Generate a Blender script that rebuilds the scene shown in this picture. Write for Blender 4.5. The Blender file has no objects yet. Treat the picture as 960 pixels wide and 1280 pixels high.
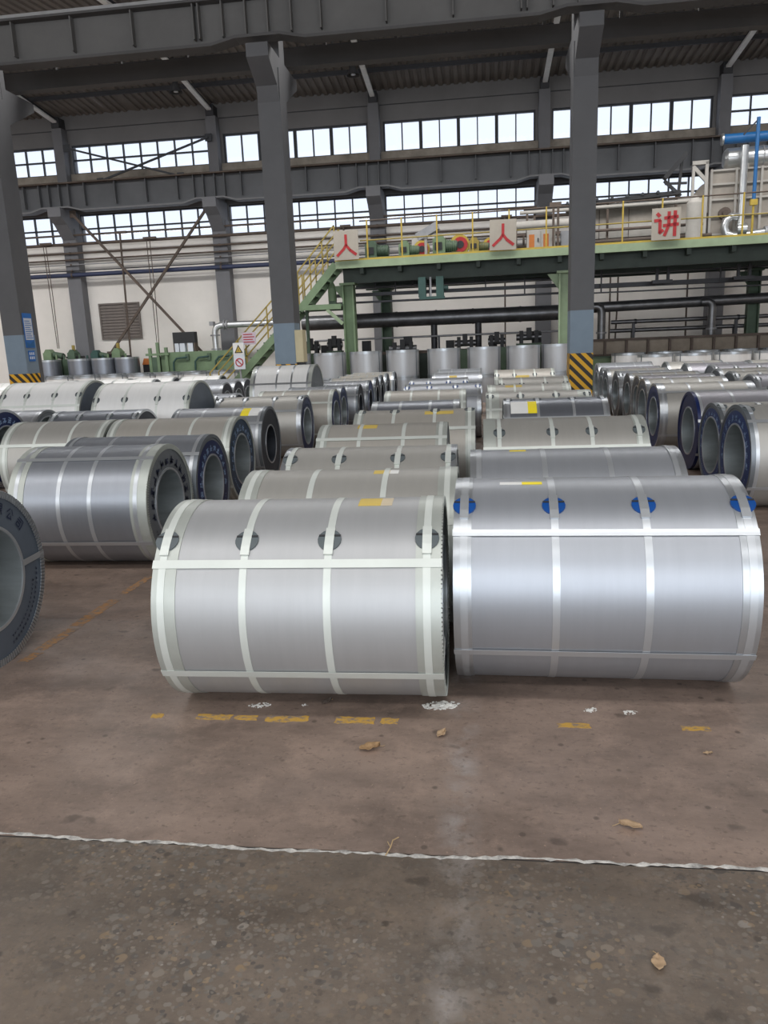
import bpy, math, random
from math import sin, cos, pi, radians, sqrt, atan2
from mathutils import Vector, Matrix
random.seed(7)
S = bpy.context.scene
COL = S.collection

# ------------------------------------------------------------------ camera
def make_camera():
    f, pitch, yaw, roll = 945.0, radians(12.5), radians(7.5), radians(2.3)
    F = Vector((-sin(yaw)*cos(pitch), cos(yaw)*cos(pitch), -sin(pitch)))
    r0 = Vector((cos(yaw), sin(yaw), 0)); u0 = r0.cross(F)
    Rt = cos(roll)*r0 - sin(roll)*u0; Up = sin(roll)*r0 + cos(roll)*u0
    cam = bpy.data.cameras.new('camera'); o = bpy.data.objects.new('camera', cam); COL.objects.link(o)
    m = Matrix((Rt, Up, -F)).transposed().to_4x4(); m.translation = (0, 0, 1.58)
    o.matrix_world = m
    cam.sensor_fit = 'VERTICAL'; cam.sensor_height = 24.0; cam.lens = f/1280*24.0
    cam.clip_start = .05; cam.clip_end = 300
    S.camera = o
make_camera()

# ------------------------------------------------------------------ world, daylight, exposure
W = bpy.data.worlds.new('overcast_sky'); S.world = W; W.use_nodes = True
bg = W.node_tree.nodes['Background']; bg.inputs[0].default_value = (.80, .87, 1.0, 1); bg.inputs[1].default_value = 1.35
def area(name, loc, rot, sx, sy, radiance, col=(1, 1, 1)):
    l = bpy.data.lights.new(name, 'AREA'); l.shape = 'RECTANGLE'; l.size = sx; l.size_y = sy
    l.energy = radiance*pi*sx*sy; l.color = col
    o = bpy.data.objects.new(name, l); COL.objects.link(o); o.location = loc; o.rotation_euler = rot
    return o
XC, XW = -6.0, 52.0
for k, y in enumerate((-7.0, -0.5)):        # rooflights of the near bay
    area('skylight_daylight', (XC, y, 10.38), (0, 0, 0), XW-4, 1.2, 7.0, (1, .985, .96))
area('skylight_daylight', (XC, 18.0, 9.98), (0, 0, 0), XW-4, 2.0, 10.5, (1, .985, .96))   # rooflight of the far bay
area('window_daylight', (XC, -11.75, 6.4), (radians(90), 0, 0), XW-4, 3.0, 3.4, (.93, .97, 1))   # window band behind the camera
area('door_daylight', (1.0, -11.75, 2.2), (radians(90), 0, 0), 14, 4.2, 2.6, (.84, .92, 1))     # open hall door behind the camera
S.view_settings.view_transform = 'Standard'; S.view_settings.look = 'None'
S.view_settings.exposure = 0.0; S.view_settings.gamma = 1.0; S.view_settings.use_curve_mapping = False

# ------------------------------------------------------------------ materials
MATS = {}
def mat(name, col, rough=.6, metal=0.0, var=.12, vscale=3.0, bump=0.0, bscale=40.0, stretch=None, spec=.5, coat=0):
    if name in MATS: return MATS[name]
    m = bpy.data.materials.new(name); m.use_nodes = True; nt = m.node_tree; N = nt.nodes; L = nt.links
    b = N['Principled BSDF']; b.inputs['Roughness'].default_value = rough; b.inputs['Metallic'].default_value = metal
    b.inputs['Specular IOR Level'].default_value = spec
    tc = N.new('ShaderNodeTexCoord'); src = tc.outputs['Object']
    if stretch:
        mp = N.new('ShaderNodeMapping'); mp.inputs['Scale'].default_value = stretch; L.new(src, mp.inputs[0]); src = mp.outputs[0]
    n = N.new('ShaderNodeTexNoise'); n.inputs['Scale'].default_value = vscale; n.inputs['Detail'].default_value = 6; n.inputs['Roughness'].default_value = .65
    L.new(src, n.inputs['Vector'])
    r = N.new('ShaderNodeMapRange'); r.inputs[1].default_value = .3; r.inputs[2].default_value = .7
    r.inputs[3].default_value = 1-var; r.inputs[4].default_value = 1+var; L.new(n.outputs[0], r.inputs[0])
    x = N.new('ShaderNodeVectorMath'); x.operation = 'SCALE'; x.inputs[0].default_value = col; L.new(r.outputs[0], x.inputs['Scale'])
    L.new(x.outputs[0], b.inputs['Base Color'])
    if bump:
        n2 = N.new('ShaderNodeTexNoise'); n2.inputs['Scale'].default_value = bscale; n2.inputs['Detail'].default_value = 4; L.new(src, n2.inputs['Vector'])
        bp = N.new('ShaderNodeBump'); bp.inputs['Strength'].default_value = bump; bp.inputs['Distance'].default_value = .01
        L.new(n2.outputs[0], bp.inputs['Height']); L.new(bp.outputs[0], b.inputs['Normal'])
    MATS[name] = m
    return m
# coil sheet metals (streaks run around the coil: object x squeezed)
def sheet(name, col, rough=.36, metal=.75):
    return mat(name, col, rough, metal, .035, 2.0, .05, 3.0, (9, 1, 1))
sheet('zinc_warm', (.40, .385, .355), .45, .45); sheet('zinc_plain', (.415, .415, .415), .44, .48); sheet('zinc_mid', (.31, .325, .355), .37, .7); sheet('zinc_cool', (.375, .388, .415), .40, .62)
sheet('zinc_dark', (.27, .285, .32), .33, .75); sheet('zinc_white', (.74, .73, .71), .5, .15); sheet('zinc_tan', (.40, .375, .335), .45, .35)
sheet('zinc_violet', (.36, .35, .38), .42, .6)
mat('strap_pale', (.62, .645, .60), .42, .3, .06); mat('strap_steel', (.54, .56, .58), .33, .7, .06)
mat('ring_pale', (.46, .48, .44), .42, .5, .08); mat('ring_steel', (.48, .50, .52), .3, .8, .08); mat('ring_dark', (.22, .24, .26), .4, .7, .15)
mat('cover_grey', (.19, .205, .22), .5, .5, .2); mat('cover_navy', (.008, .018, .085), .35, .2, .2); mat('cover_blue', (.02, .045, .16), .35, .25, .2)
mat('cover_teal', (.012, .04, .085), .35, .25, .2); mat('cover_black', (.035, .04, .05), .5, .3, .3); mat('cover_slate', (.125, .15, .185), .45, .4, .12)
mat('ink_pale', (.30, .42, .62), .5, 0, .2); mat('ink_dark', (.012, .018, .05), .5, 0, .2); mat('ink_dim', (.05, .07, .13), .5, 0, .2)
mat('core_steel', (.42, .46, .47), .38, .75, .12, 3, .05, 4, (1, 6, 6)); mat('pad_grey', (.085, .10, .105), .5, 0, .15); mat('pad_blue', (.004, .055, .23), .35, 0, .15)
mat('label_yellow', (.58, .42, .09), .6, 0, .1); mat('label_bright', (.85, .68, .02), .6, 0, .05); mat('label_white', (.72, .71, .68), .6, 0, .05); mat('label_buff', (.55, .46, .32), .6)
mat('label_pink', (.45, .22, .2), .6)
# building
mat('wall_cream', (.80, .76, .71), .85, 0, .07, .6, .1, 8); mat('wall_grey', (.185, .18, .18), .85, 0, .1, .7, .15, 6)
mat('sill_brown', (.29, .255, .215), .9, 0, .35, 1.5, .2, 8); mat('concrete_col', (.16, .16, .17), .8, 0, .1, 1.2, .1, 10)
mat('col_grey', (.105, .104, .108), .6, 0, .12, 1.0); mat('col_blue', (.20, .26, .32), .6, 0, .12, 1.2)
mat('girder_grey', (.135, .13, .125), .7, 0, .15, .8); mat('girder_far', (.095, .098, .105), .7, 0, .15, .8); mat('flange_pale', (.16, .16, .165), .7, 0, .1)
mat('beam_dark', (.09, .086, .085), .75, 0, .15, .8); mat('roof_sheet', (.19, .168, .15), .8, 0, .15, .5); mat('rafter', (.04, .04, .045), .7); mat('rafter_lit', (.80, .80, .78), .6)
mat('frame_dark', (.035, .038, .045), .6); mat('rail_steel', (.5, .5, .5), .35, .8)
mat('rust_brown', (.10, .075, .06), .8, 0, .3, 2); mat('pipe_black', (.045, .045, .05), .45, .3, .25, 2); mat('pipe_navy', (.03, .04, .09), .5)
mat('pipe_grey', (.30, .30, .31), .5, .3, .2); mat('duct_steel', (.17, .17, .175), .36, .75, .3, 3)
mat('pipe_silver', (.62, .63, .63), .3, .85, .12, 3)
mat('green', (.16, .23, .13), .6, 0, .2, 2); mat('green_dark', (.07, .11, .07), .6, 0, .25, 2); mat('green_pale', (.27, .345, .215), .55, 0, .15, 2); mat('green_black', (.035, .05, .04), .6, 0, .25, 2); sheet('zinc_pale', (.46, .465, .475), .38, .5); mat('teal', (.03, .075, .065), .55, 0, .2, 3)
mat('yellow', (.44, .31, .045), .55, 0, .2, 3); mat('yellow_dull', (.30, .225, .05), .6, 0, .25, 3); mat('orange', (.48, .15, .03), .6, 0, .2); mat('red', (.36, .018, .022), .6, 0, .15, 8)
mat('board', (.36, .325, .275), .8, 0, .08, 3); mat('blue_paint', (.015, .12, .32), .4, 0, .12); mat('box_cream', (.60, .52, .33), .6, 0, .08)
mat('sign_blue', (.02, .15, .48), .5, 0, .1); mat('sign_white', (.62, .65, .70), .5, 0, .06); mat('sign_lilac', (.50, .42, .48), .6)
mat('furnace', (.33, .295, .255), .75, .1, .25, 1.2, .1, 8); mat('furnace_pale', (.42, .395, .36), .7, 0, .15, 2); mat('furnace_dark', (.12, .09, .075), .8, 0, .3)
mat('trough', (.30, .25, .20), .85, 0, .25, 2); mat('louver', (.16, .135, .12), .7, 0, .15, 3); mat('black', (.02, .02, .022), .6)
mat('leaf_brown', (.30, .185, .09), .8, 0, .25, 60); mat('leaf_tan', (.38, .26, .155), .8, 0, .2, 60); mat('plaster', (.68, .66, .62), .9, 0, .1, 30)
mat('joint_white', (.44, .42, .39), .9, 0, .6, 25, .3, 80); mat('twig', (.4, .28, .15), .8); mat('lamp_dark', (.03, .03, .032), .5); mat('chip_dark', (.05, .045, .042), .7, 0, .3)
def glass_mat():
    m = bpy.data.materials.new('window_glass'); m.use_nodes = True; nt = m.node_tree; nt.nodes.remove(nt.nodes['Principled BSDF'])
    t = nt.nodes.new('ShaderNodeBsdfTransparent'); t.inputs[0].default_value = (.95, .96, .97, 1)
    g = nt.nodes.new('ShaderNodeBsdfGlossy'); g.inputs['Roughness'].default_value = 0.0
    x = nt.nodes.new('ShaderNodeMixShader'); x.inputs[0].default_value = .03
    nt.links.new(t.outputs[0], x.inputs[1]); nt.links.new(g.outputs[0], x.inputs[2]); nt.links.new(x.outputs[0], nt.nodes['Material Output'].inputs[0])
    MATS['glass'] = m
glass_mat()
def hazard_mat():
    m = bpy.data.materials.new('hazard_stripes'); m.use_nodes = True; nt = m.node_tree; N = nt.nodes; L = nt.links
    b = N['Principled BSDF']; b.inputs['Roughness'].default_value = .6
    tc = N.new('ShaderNodeTexCoord'); sp = N.new('ShaderNodeSeparateXYZ'); L.new(tc.outputs['Object'], sp.inputs[0])
    a = N.new('ShaderNodeMath'); a.operation = 'ADD'; L.new(sp.outputs[0], a.inputs[0]); L.new(sp.outputs[2], a.inputs[1])
    a2 = N.new('ShaderNodeMath'); a2.operation = 'ADD'; L.new(a.outputs[0], a2.inputs[0]); L.new(sp.outputs[1], a2.inputs[1])
    s = N.new('ShaderNodeMath'); s.operation = 'MULTIPLY'; s.inputs[1].default_value = 5.2; L.new(a2.outputs[0], s.inputs[0])
    f = N.new('ShaderNodeMath'); f.operation = 'FRACT'; L.new(s.outputs[0], f.inputs[0])
    g = N.new('ShaderNodeMath'); g.operation = 'GREATER_THAN'; g.inputs[1].default_value = .5; L.new(f.outputs[0], g.inputs[0])
    x = N.new('ShaderNodeMix'); x.data_type = 'RGBA'; x.inputs[6].default_value = (.025, .02, .018, 1); x.inputs[7].default_value = (.75, .40, .015, 1)
    L.new(g.outputs[0], x.inputs[0]); L.new(x.outputs[2], b.inputs['Base Color']); MATS['hazard'] = m
hazard_mat()
def floor_mat(name, base, pebbles):
    m = bpy.data.materials.new(name); m.use_nodes = True; nt = m.node_tree; N = nt.nodes; L = nt.links
    b = N['Principled BSDF']; tc = N.new('ShaderNodeTexCoord'); src = tc.outputs['Object']
    def noise(sc, det=6, ro=.6):
        n = N.new('ShaderNodeTexNoise'); n.inputs['Scale'].default_value = sc; n.inputs['Detail'].default_value = det; n.inputs['Roughness'].default_value = ro
        L.new(src, n.inputs['Vector']); return n.outputs[0]
    def rng(s, a, bb, c, d):
        r = N.new('ShaderNodeMapRange'); r.inputs[1].default_value = a; r.inputs[2].default_value = bb; r.inputs[3].default_value = c; r.inputs[4].default_value = d
        L.new(s, r.inputs[0]); return r.outputs[0]
    def mix(f, c1, c2):
        x = N.new('ShaderNodeMix'); x.data_type = 'RGBA'
        if isinstance(f, float): x.inputs[0].default_value = f
        else: L.new(f, x.inputs[0])
        for k, c in ((6, c1), (7, c2)):
            if isinstance(c, tuple): x.inputs[k].default_value = (*c, 1)
            else: L.new(c, x.inputs[k])
        return x.outputs[2]
    dark = tuple(v*.55 for v in base); light = (base[0]*1.32, base[1]*1.30, base[2]*1.28)
    mq = N.new('ShaderNodeMapping'); mq.inputs['Scale'].default_value = (.8, 1.7, 1); L.new(src, mq.inputs[0])
    nq = N.new('ShaderNodeTexNoise'); nq.inputs['Scale'].default_value = 1.5; nq.inputs['Detail'].default_value = 9; nq.inputs['Roughness'].default_value = .72; L.new(mq.outputs[0], nq.inputs['Vector'])
    c = mix(rng(nq.outputs[0], .36, .62, 0, 1), dark, base)
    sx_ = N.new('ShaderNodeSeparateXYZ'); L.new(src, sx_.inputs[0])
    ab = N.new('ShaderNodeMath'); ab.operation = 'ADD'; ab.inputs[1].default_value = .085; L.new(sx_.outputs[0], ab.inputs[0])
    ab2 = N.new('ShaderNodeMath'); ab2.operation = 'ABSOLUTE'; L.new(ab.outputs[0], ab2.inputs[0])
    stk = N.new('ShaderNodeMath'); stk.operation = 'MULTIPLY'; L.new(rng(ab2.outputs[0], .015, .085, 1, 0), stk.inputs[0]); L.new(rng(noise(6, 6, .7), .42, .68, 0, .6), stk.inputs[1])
    c = mix(stk.outputs[0], c, (.36, .335, .32))      # pale streak along y, broken up by noise
    c = mix(rng(noise(5, 8, .75), .5, .75, 0, .75), c, light)
    c = mix(rng(noise(30, 6, .75), .54, .70, 0, .85), c, tuple(v*.5 for v in base))
    c = mix(rng(noise(70, 4, .7), .62, .75, 0, .8), c, (base[0]*1.7, base[1]*1.6, base[2]*1.5))
    # dark oil spots
    v = N.new('ShaderNodeTexVoronoi'); v.inputs['Scale'].default_value = 7; L.new(src, v.inputs['Vector'])
    c = mix(rng(v.outputs['Distance'], .06, .10, .75, 0), c, tuple(q*.32 for q in base))
    v4 = N.new('ShaderNodeTexVoronoi'); v4.inputs['Scale'].default_value = 3.3
    ms = N.new('ShaderNodeMapping'); ms.inputs['Scale'].default_value = (1, 1.5, 1); L.new(src, ms.inputs[0])
    mw = N.new('ShaderNodeTexNoise'); mw.inputs['Scale'].default_value = 14; mw.inputs['Detail'].default_value = 4; L.new(src, mw.inputs['Vector'])
    ma = N.new('ShaderNodeVectorMath'); ma.operation = 'MULTIPLY_ADD'; ma.inputs[1].default_value = (.12, .12, .12); L.new(mw.outputs['Color'], ma.inputs[0]); L.new(ms.outputs[0], ma.inputs[2]); L.new(ma.outputs[0], v4.inputs['Vector'])
    c = mix(rng(v4.outputs['Distance'], .07, .13, .7, 0), c, tuple(q*.34 for q in base))
    v5 = N.new('ShaderNodeTexVoronoi'); v5.inputs['Scale'].default_value = 19; L.new(ma.outputs[0], v5.inputs['Vector'])
    c = mix(rng(v5.outputs['Distance'], .10, .2, .55, 0), c, tuple(q*.4 for q in base))
    if pebbles:
        wv = N.new('ShaderNodeTexNoise'); wv.inputs['Scale'].default_value = 30; L.new(src, wv.inputs['Vector'])
        ad = N.new('ShaderNodeVectorMath'); ad.operation = 'MULTIPLY_ADD'; ad.inputs[1].default_value = (.02, .02, .02); L.new(wv.outputs['Color'], ad.inputs[0]); L.new(src, ad.inputs[2])
        mpp = N.new('ShaderNodeMapping'); mpp.inputs['Scale'].default_value = (1.0, 1.15, 1); L.new(ad.outputs[0], mpp.inputs[0])
        for sc, thr in ((24, .36), (44, .38), (70, .38)):
            vo = N.new('ShaderNodeTexVoronoi'); vo.inputs['Scale'].default_value = sc; L.new(mpp.outputs[0], vo.inputs['Vector'])
            se = N.new('ShaderNodeSeparateColor'); L.new(vo.outputs['Color'], se.inputs[0])
            ramp = N.new('ShaderNodeValToRGB'); L.new(se.outputs[0], ramp.inputs[0])
            e = ramp.color_ramp.elements; e[0].position = 0; e[0].color = (.06, .05, .043, 1); e[1].position = 1; e[1].color = (.26, .235, .205, 1)
            for p, q in ((.35, (.13, .115, .10, 1)), (.62, (.17, .145, .12, 1)), (.8, (.19, .165, .14, 1)), (.95, (.22, .15, .085, 1))):
                ne = e.new(p); ne.color = q
            inside = rng(vo.outputs['Distance'], thr, thr+.09, 1, 0)
            sel = rng(se.outputs[1], .5, .65, 0, 1)
            mm = N.new('ShaderNodeMath'); mm.operation = 'MULTIPLY'; L.new(inside, mm.inputs[0]); L.new(sel, mm.inputs[1])
            patch = rng(noise(1.6, 3, .5), .40, .60, .12, .9)
            m2 = N.new('ShaderNodeMath'); m2.operation = 'MULTIPLY'; L.new(mm.outputs[0], m2.inputs[0]); L.new(patch, m2.inputs[1])
            c = mix(m2.outputs[0], c, ramp.outputs[0])
    L.new(c, b.inputs['Base Color'])
    L.new(rng(noise(1.7, 5, .6), .35, .65, .34, .62), b.inputs['Roughness'])
    bp = N.new('ShaderNodeBump'); bp.inputs['Strength'].default_value = .25; bp.inputs['Distance'].default_value = .004
    L.new(noise(45, 6, .7), bp.inputs['Height']); L.new(bp.outputs[0], b.inputs['Normal'])
    MATS[name] = m
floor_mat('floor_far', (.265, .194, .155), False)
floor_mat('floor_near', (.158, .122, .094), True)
def worn_paint(name, col, thr):
    m = bpy.data.materials.new(name); m.use_nodes = True; nt = m.node_tree; N = nt.nodes; L = nt.links
    b = N['Principled BSDF']; b.inputs['Roughness'].default_value = .7
    tc = N.new('ShaderNodeTexCoord'); n = N.new('ShaderNodeTexNoise'); n.inputs['Scale'].default_value = 22; n.inputs['Detail'].default_value = 7; n.inputs['Roughness'].default_value = .7
    mp = N.new('ShaderNodeMapping'); mp.inputs['Scale'].default_value = (1, 1.6, 1); L.new(tc.outputs['Object'], mp.inputs[0]); L.new(mp.outputs[0], n.inputs['Vector'])
    r = N.new('ShaderNodeMapRange'); r.inputs[1].default_value = thr-.05; r.inputs[2].default_value = thr+.06; L.new(n.outputs[0], r.inputs[0])
    x = N.new('ShaderNodeMix'); x.data_type = 'RGBA'; x.inputs[6].default_value = (*col, 1); x.inputs[7].default_value = (.20, .155, .125, 1)
    L.new(r.outputs[0], x.inputs[0]); L.new(x.outputs[2], b.inputs['Base Color']); MATS[name] = m
worn_paint('floor_yellow', (.46, .27, .05), .52); worn_paint('floor_orange', (.38, .19, .07), .5)

# ------------------------------------------------------------------ mesh builder
class MB:
    def __init__(s): s.v = []; s.f = []
    def add(s, vs, fs):
        o = len(s.v); s.v += [tuple(p) for p in vs]; s.f += [tuple(i+o for i in q) for q in fs]; return s
    def box(s, x0, x1, y0, y1, z0, z1):
        return s.add([(x0,y0,z0),(x1,y0,z0),(x1,y1,z0),(x0,y1,z0),(x0,y0,z1),(x1,y0,z1),(x1,y1,z1),(x0,y1,z1)],
                     [(0,3,2,1),(4,5,6,7),(0,1,5,4),(1,2,6,5),(2,3,7,6),(3,0,4,7)])
    def bar(s, p0, p1, w, h=None, up=(0, 0, 1)):
        """rectangular bar from p0 to p1, w across, h along 'up'"""
        h = h or w; p0 = Vector(p0); p1 = Vector(p1); d = (p1-p0).normalized(); u = Vector(up)
        if abs(d.dot(u)) > .98: u = Vector((0, 1, 0))
        a = d.cross(u).normalized(); b = a.cross(d)
        vs = [p+a*w/2*i+b*h/2*j for p in (p0, p1) for i, j in ((-1,-1),(1,-1),(1,1),(-1,1))]
        return s.add(vs, [(3,2,1,0),(4,5,6,7),(0,1,5,4),(1,2,6,5),(2,3,7,6),(3,0,4,7)])
    def cyl(s, p0, p1, r, n=12, r1=None, caps=True):
        r1 = r if r1 is None else r1; p0 = Vector(p0); p1 = Vector(p1); d = (p1-p0).normalized()
        u = Vector((0, 0, 1)) if abs(d.z) < .9 else Vector((1, 0, 0)); a = d.cross(u).normalized(); b = a.cross(d)
        vs = []
        for p, q in ((p0, r), (p1, r1)):
            vs += [p+(a*cos(2*pi*k/n)+b*sin(2*pi*k/n))*q for k in range(n)]
        fs = [(k, (k+1) % n, n+(k+1) % n, n+k) for k in range(n)]
        if caps: fs += [tuple(range(n-1, -1, -1)), tuple(range(n, 2*n))]
        return s.add(vs, fs)
    def path(s, pts, r, n=10):
        pts = [Vector(p) for p in pts]; vs = []; m = len(pts); a = None
        for i, p in enumerate(pts):
            d = ((pts[min(i+1, m-1)]-pts[max(i-1, 0)])).normalized()
            if a is None: a = d.cross(Vector((0, 0, 1)) if abs(d.z) < .9 else Vector((1, 0, 0))).normalized()
            else: a = (a-d*a.dot(d)).normalized()
            b = a.cross(d); vs += [p+(a*cos(2*pi*k/n)+b*sin(2*pi*k/n))*r for k in range(n)]
        fs = [(i*n+k, i*n+(k+1) % n, (i+1)*n+(k+1) % n, (i+1)*n+k) for i in range(m-1) for k in range(n)]
        fs += [tuple(range(n-1, -1, -1)), tuple(range((m-1)*n, m*n))]
        return s.add(vs, fs)
    def prism(s, pts, axis, a0, a1):
        """polygon in the plane across 'axis' pulled from a0 to a1"""
        n = len(pts)
        def P(u, v, t): return (t, u, v) if axis == 'x' else (u, t, v) if axis == 'y' else (u, v, t)
        vs = [P(u, v, t) for t in (a0, a1) for u, v in pts]
        return s.add(vs, [tuple(range(n-1, -1, -1)), tuple(range(n, 2*n))]+[(k, (k+1) % n, n+(k+1) % n, n+k) for k in range(n)])
    def lathe(s, prof, n, zc, closed=True):
        """profile (x, r) turned about the line y=0, z=zc along x"""
        m = len(prof); vs = []
        for x, r in prof:
            vs += [(x, r*sin(2*pi*k/n), zc+r*cos(2*pi*k/n)) for k in range(n)]
        q = m if closed else m-1
        return s.add(vs, [(i*n+k, i*n+(k+1) % n, ((i+1) % m)*n+(k+1) % n, ((i+1) % m)*n+k) for i in range(q) for k in range(n)])
    def latheZ(s, prof, n):
        """closed profile (r, z) turned about the z axis"""
        m = len(prof); vs = []
        for r, z in prof: vs += [(r*cos(2*pi*k/n), r*sin(2*pi*k/n), z) for k in range(n)]
        return s.add(vs, [(i*n+k, i*n+(k+1) % n, ((i+1) % m)*n+(k+1) % n, ((i+1) % m)*n+k) for i in range(m) for k in range(n)])
    def wrap(s, x0, x1, R, t, a0, a1, zc, na=6, nx=1):
        """thin plate bent over the coil: angles in degrees from the top towards the front"""
        vs = []; fs = []
        for i in range(nx+1):
            x = x0+(x1-x0)*i/nx
            for j in range(na+1):
                a = radians(a0+(a1-a0)*j/na)
                for r in (R, R+t): vs.append((x, -r*sin(a), zc+r*cos(a)))
        w = (na+1)*2
        for i in range(nx):
            for j in range(na):
                a = i*w+j*2; b = a+2; c = a+w; d = b+w
                fs += [(a+1, b+1, d+1, c+1), (a, c, d, b)]
            a = i*w; fs.append((a, a+1, a+w+1, a+w)); a += na*2; fs.append((a, a+w, a+w+1, a+1))
        for j in range(na):
            a = j*2; fs.append((a, a+2, a+3, a+1)); a += nx*w; fs.append((a, a+1, a+3, a+2))
        return s.add(vs, fs)
    def mesh(s, name, m, smooth=None):
        me = bpy.data.meshes.new(name); me.from_pydata(s.v, [], s.f); me.materials.append(MATS[m])
        if smooth:
            me.shade_smooth(); me.set_sharp_from_angle(angle=radians(smooth))
        me.update(); return me
    def build(s, name, m, parent=None, smooth=None, loc=None):
        o = bpy.data.objects.new(name, s.mesh(name, m, smooth)); COL.objects.link(o)
        if parent: o.parent = parent
        if loc: o.location = loc
        return o
def part(name, me, parent, loc=(0, 0, 0), rot=None):
    o = bpy.data.objects.new(name, me); COL.objects.link(o); o.parent = parent; o.location = loc
    if rot: o.rotation_euler = rot
    return o
def tag(o, label, cat, group=None):
    o['label'] = label; o['category'] = cat
    if group: o['group'] = group
    return o
def thing(name, label, cat, loc=(0, 0, 0), rz=0, group=None):
    o = bpy.data.objects.new(name, None); COL.objects.link(o); o.location = loc; o.rotation_euler = (0, 0, radians(rz))
    return tag(o, label, cat, group)
def struct(o):
    o['kind'] = 'structure'; return o
def sroot(name, loc=(0, 0, 0)):
    o = bpy.data.objects.new(name, None); COL.objects.link(o); o.location = loc; return struct(o)

# ------------------------------------------------------------------ setting: floor, walls, roofs
XL, XR, YB = -32.0, 20.0, -12.0
SEAM = 2.09
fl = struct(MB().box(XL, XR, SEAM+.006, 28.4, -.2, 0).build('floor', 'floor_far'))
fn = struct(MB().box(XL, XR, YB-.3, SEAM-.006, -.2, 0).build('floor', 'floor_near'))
jb = MB(); rr = random.Random(3)                       # broken pale filler squeezed out of the slab joint
xs = [-6+i*.02 for i in range(int(11/.02)+1)]
w0 = 0.0075; prev = None
for i in range(len(xs)):
    wob = .007*sin(xs[i]*3.1)+.004*sin(xs[i]*11)
    a = SEAM+wob-w0*rr.uniform(.1, 1.6); b = SEAM+wob+w0*rr.uniform(.1, 1.6)
    cur = [(xs[i], a, .0005), (xs[i], b, .0005), (xs[i], (a+b)/2, .0005+rr.uniform(.0002, .0012))]
    if prev: jb.add(prev+cur, [(0, 2, 5, 3), (2, 1, 4, 5)])
    prev = cur
jb.build('joint_filler', 'joint_white', fl)
MB().box(XL, XR, SEAM-.006, SEAM+.006, -.2, -.004).build('joint_bed', 'chip_dark', fl)
# worn yellow paint on the slab
def paint(pts, m):
    r = random.Random(int(abs(pts[0][0]*977+pts[0][1]*131)*10) % 9973); out = []
    n = len(pts)
    for i in range(n):
        a = Vector(pts[i]); b = Vector(pts[(i+1) % n]); k = max(2, int((b-a).length/.018))
        d = (b-a); nrm = Vector((-d.y, d.x)).normalized()
        for j in range(k): out.append(tuple(a+d*j/k+nrm*r.uniform(-.006, .006)))
    MB().prism(out, 'z', .0003, .0014).build('yellow_line', m, fl)
for x0, x1, d in ((-1.265,-1.10,.026),(-1.085,-.985,.02),(-.945,-.757,.028),(-.64,-.468,.03),(-.442,-.36,.024),(.305,.438,.018),(.80,.912,.018),(-1.47,-1.42,.02)):
    y = 2.947; paint([(x0, y-d), (x1, y-d), (x1, y+d), (x0, y+d)], 'floor_yellow')
for y0, y1, d in ((3.5, 3.62, .03), (3.66, 3.98, .035), (4.02, 4.5, .04), (4.62, 5.0, .03)):
    x = -2.44+.025*(y0-3.5); paint([(x-d, y0), (x+d, y0), (x+d+.02, y1), (x-d+.02, y1)], 'floor_orange')

WY = 27.9
BAY = 5.67; FAR0 = 2.22
farX = [FAR0+BAY*k for k in range(-5, 4)]
wall = sroot('wall_back', (0, WY, 0))
MB().box(XL, XR, 0, .35, 0, 5.66).build('wall_panel', 'wall_cream', wall)
MB().box(XL, XR, 0, .35, 6.66, 7.80).build('wall_panel', 'wall_grey', wall)
MB().box(XL, XR, -.06, .35, 7.80, 8.03).build('sill_course', 'sill_brown', wall)
MB().box(XL, XR, 0, .35, 9.0, 9.50).build('wall_panel', 'wall_grey', wall)
MB().box(XL, XR, 0, .35, 9.53, 10.15).build('wall_panel', 'wall_grey', wall)
MB().box(XL, XR, .03, .35, 9.50, 9.53).build('panel_joint', 'frame_dark', wall)
for x in farX:
    for z0, z1 in ((5.66, 6.66), (8.03, 9.0)): MB().box(x-.27, x+.27, 0, .35, z0, z1).build('wall_pier', 'wall_grey', wall)
for nm, x in (('wall_left', XL), ('wall_right', XR)):
    struct(MB().box(x-.15, x+.15, YB, 28.3, 0, 11.5).build(nm, 'wall_cream'))
wf = sroot('wall_front', (0, YB, 0))
MB().box(XL, -6, -.3, 0, 0, 4.4).box(8, XR, -.3, 0, 0, 4.4).build('wall_panel', 'wall_cream', wf); MB().box(XL, XR, -.3, 0, 4.4, 4.8).build('wall_panel', 'wall_cream', wf); MB().box(XL, XR, -.3, 0, 8.0, 10.6).build('wall_panel', 'wall_grey', wf)
# roofs: corrugated sheet, ribs running up the slope
def corrugated(name, x0, x1, pts, parent):
    b = MB(); p = .26; n = int((x1-x0)/p); cols = []
    for i in range(n):
        for u, h in ((0, 0), (.45, 0), (.55, .05), (.9, .05)): cols.append((x0+(i+u)*p, h))
    cols.append((x1, 0)); m = len(pts)
    for x, h in cols:
        for y, z in pts: b.v.append((x, y, z+h))
    for i in range(len(cols)-1):
        for j in range(m-1): b.f.append((i*m+j, i*m+j+1, (i+1)*m+j+1, (i+1)*m+j))
    return b.build(name, 'roof_sheet', parent)
ceil = sroot('ceiling')
SKX0, SKX1 = -12.9, -11.9
up = [(28.2, 9.93), (21.6, 10.6)]
corrugated('roof_sheet', XL, SKX0, up, ceil); corrugated('roof_sheet', SKX1, XR, up, ceil)
corrugated('roof_sheet', SKX0, SKX1, [(28.2, 9.93), (23.6, 10.4)], ceil)
MB().add([(SKX0, 23.6, 10.4), (SKX1, 23.6, 10.4), (SKX1, 21.6, 10.6), (SKX0, 21.6, 10.6)], [(0, 1, 2, 3)]).build('skylight_pane', 'glass', ceil)
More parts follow.
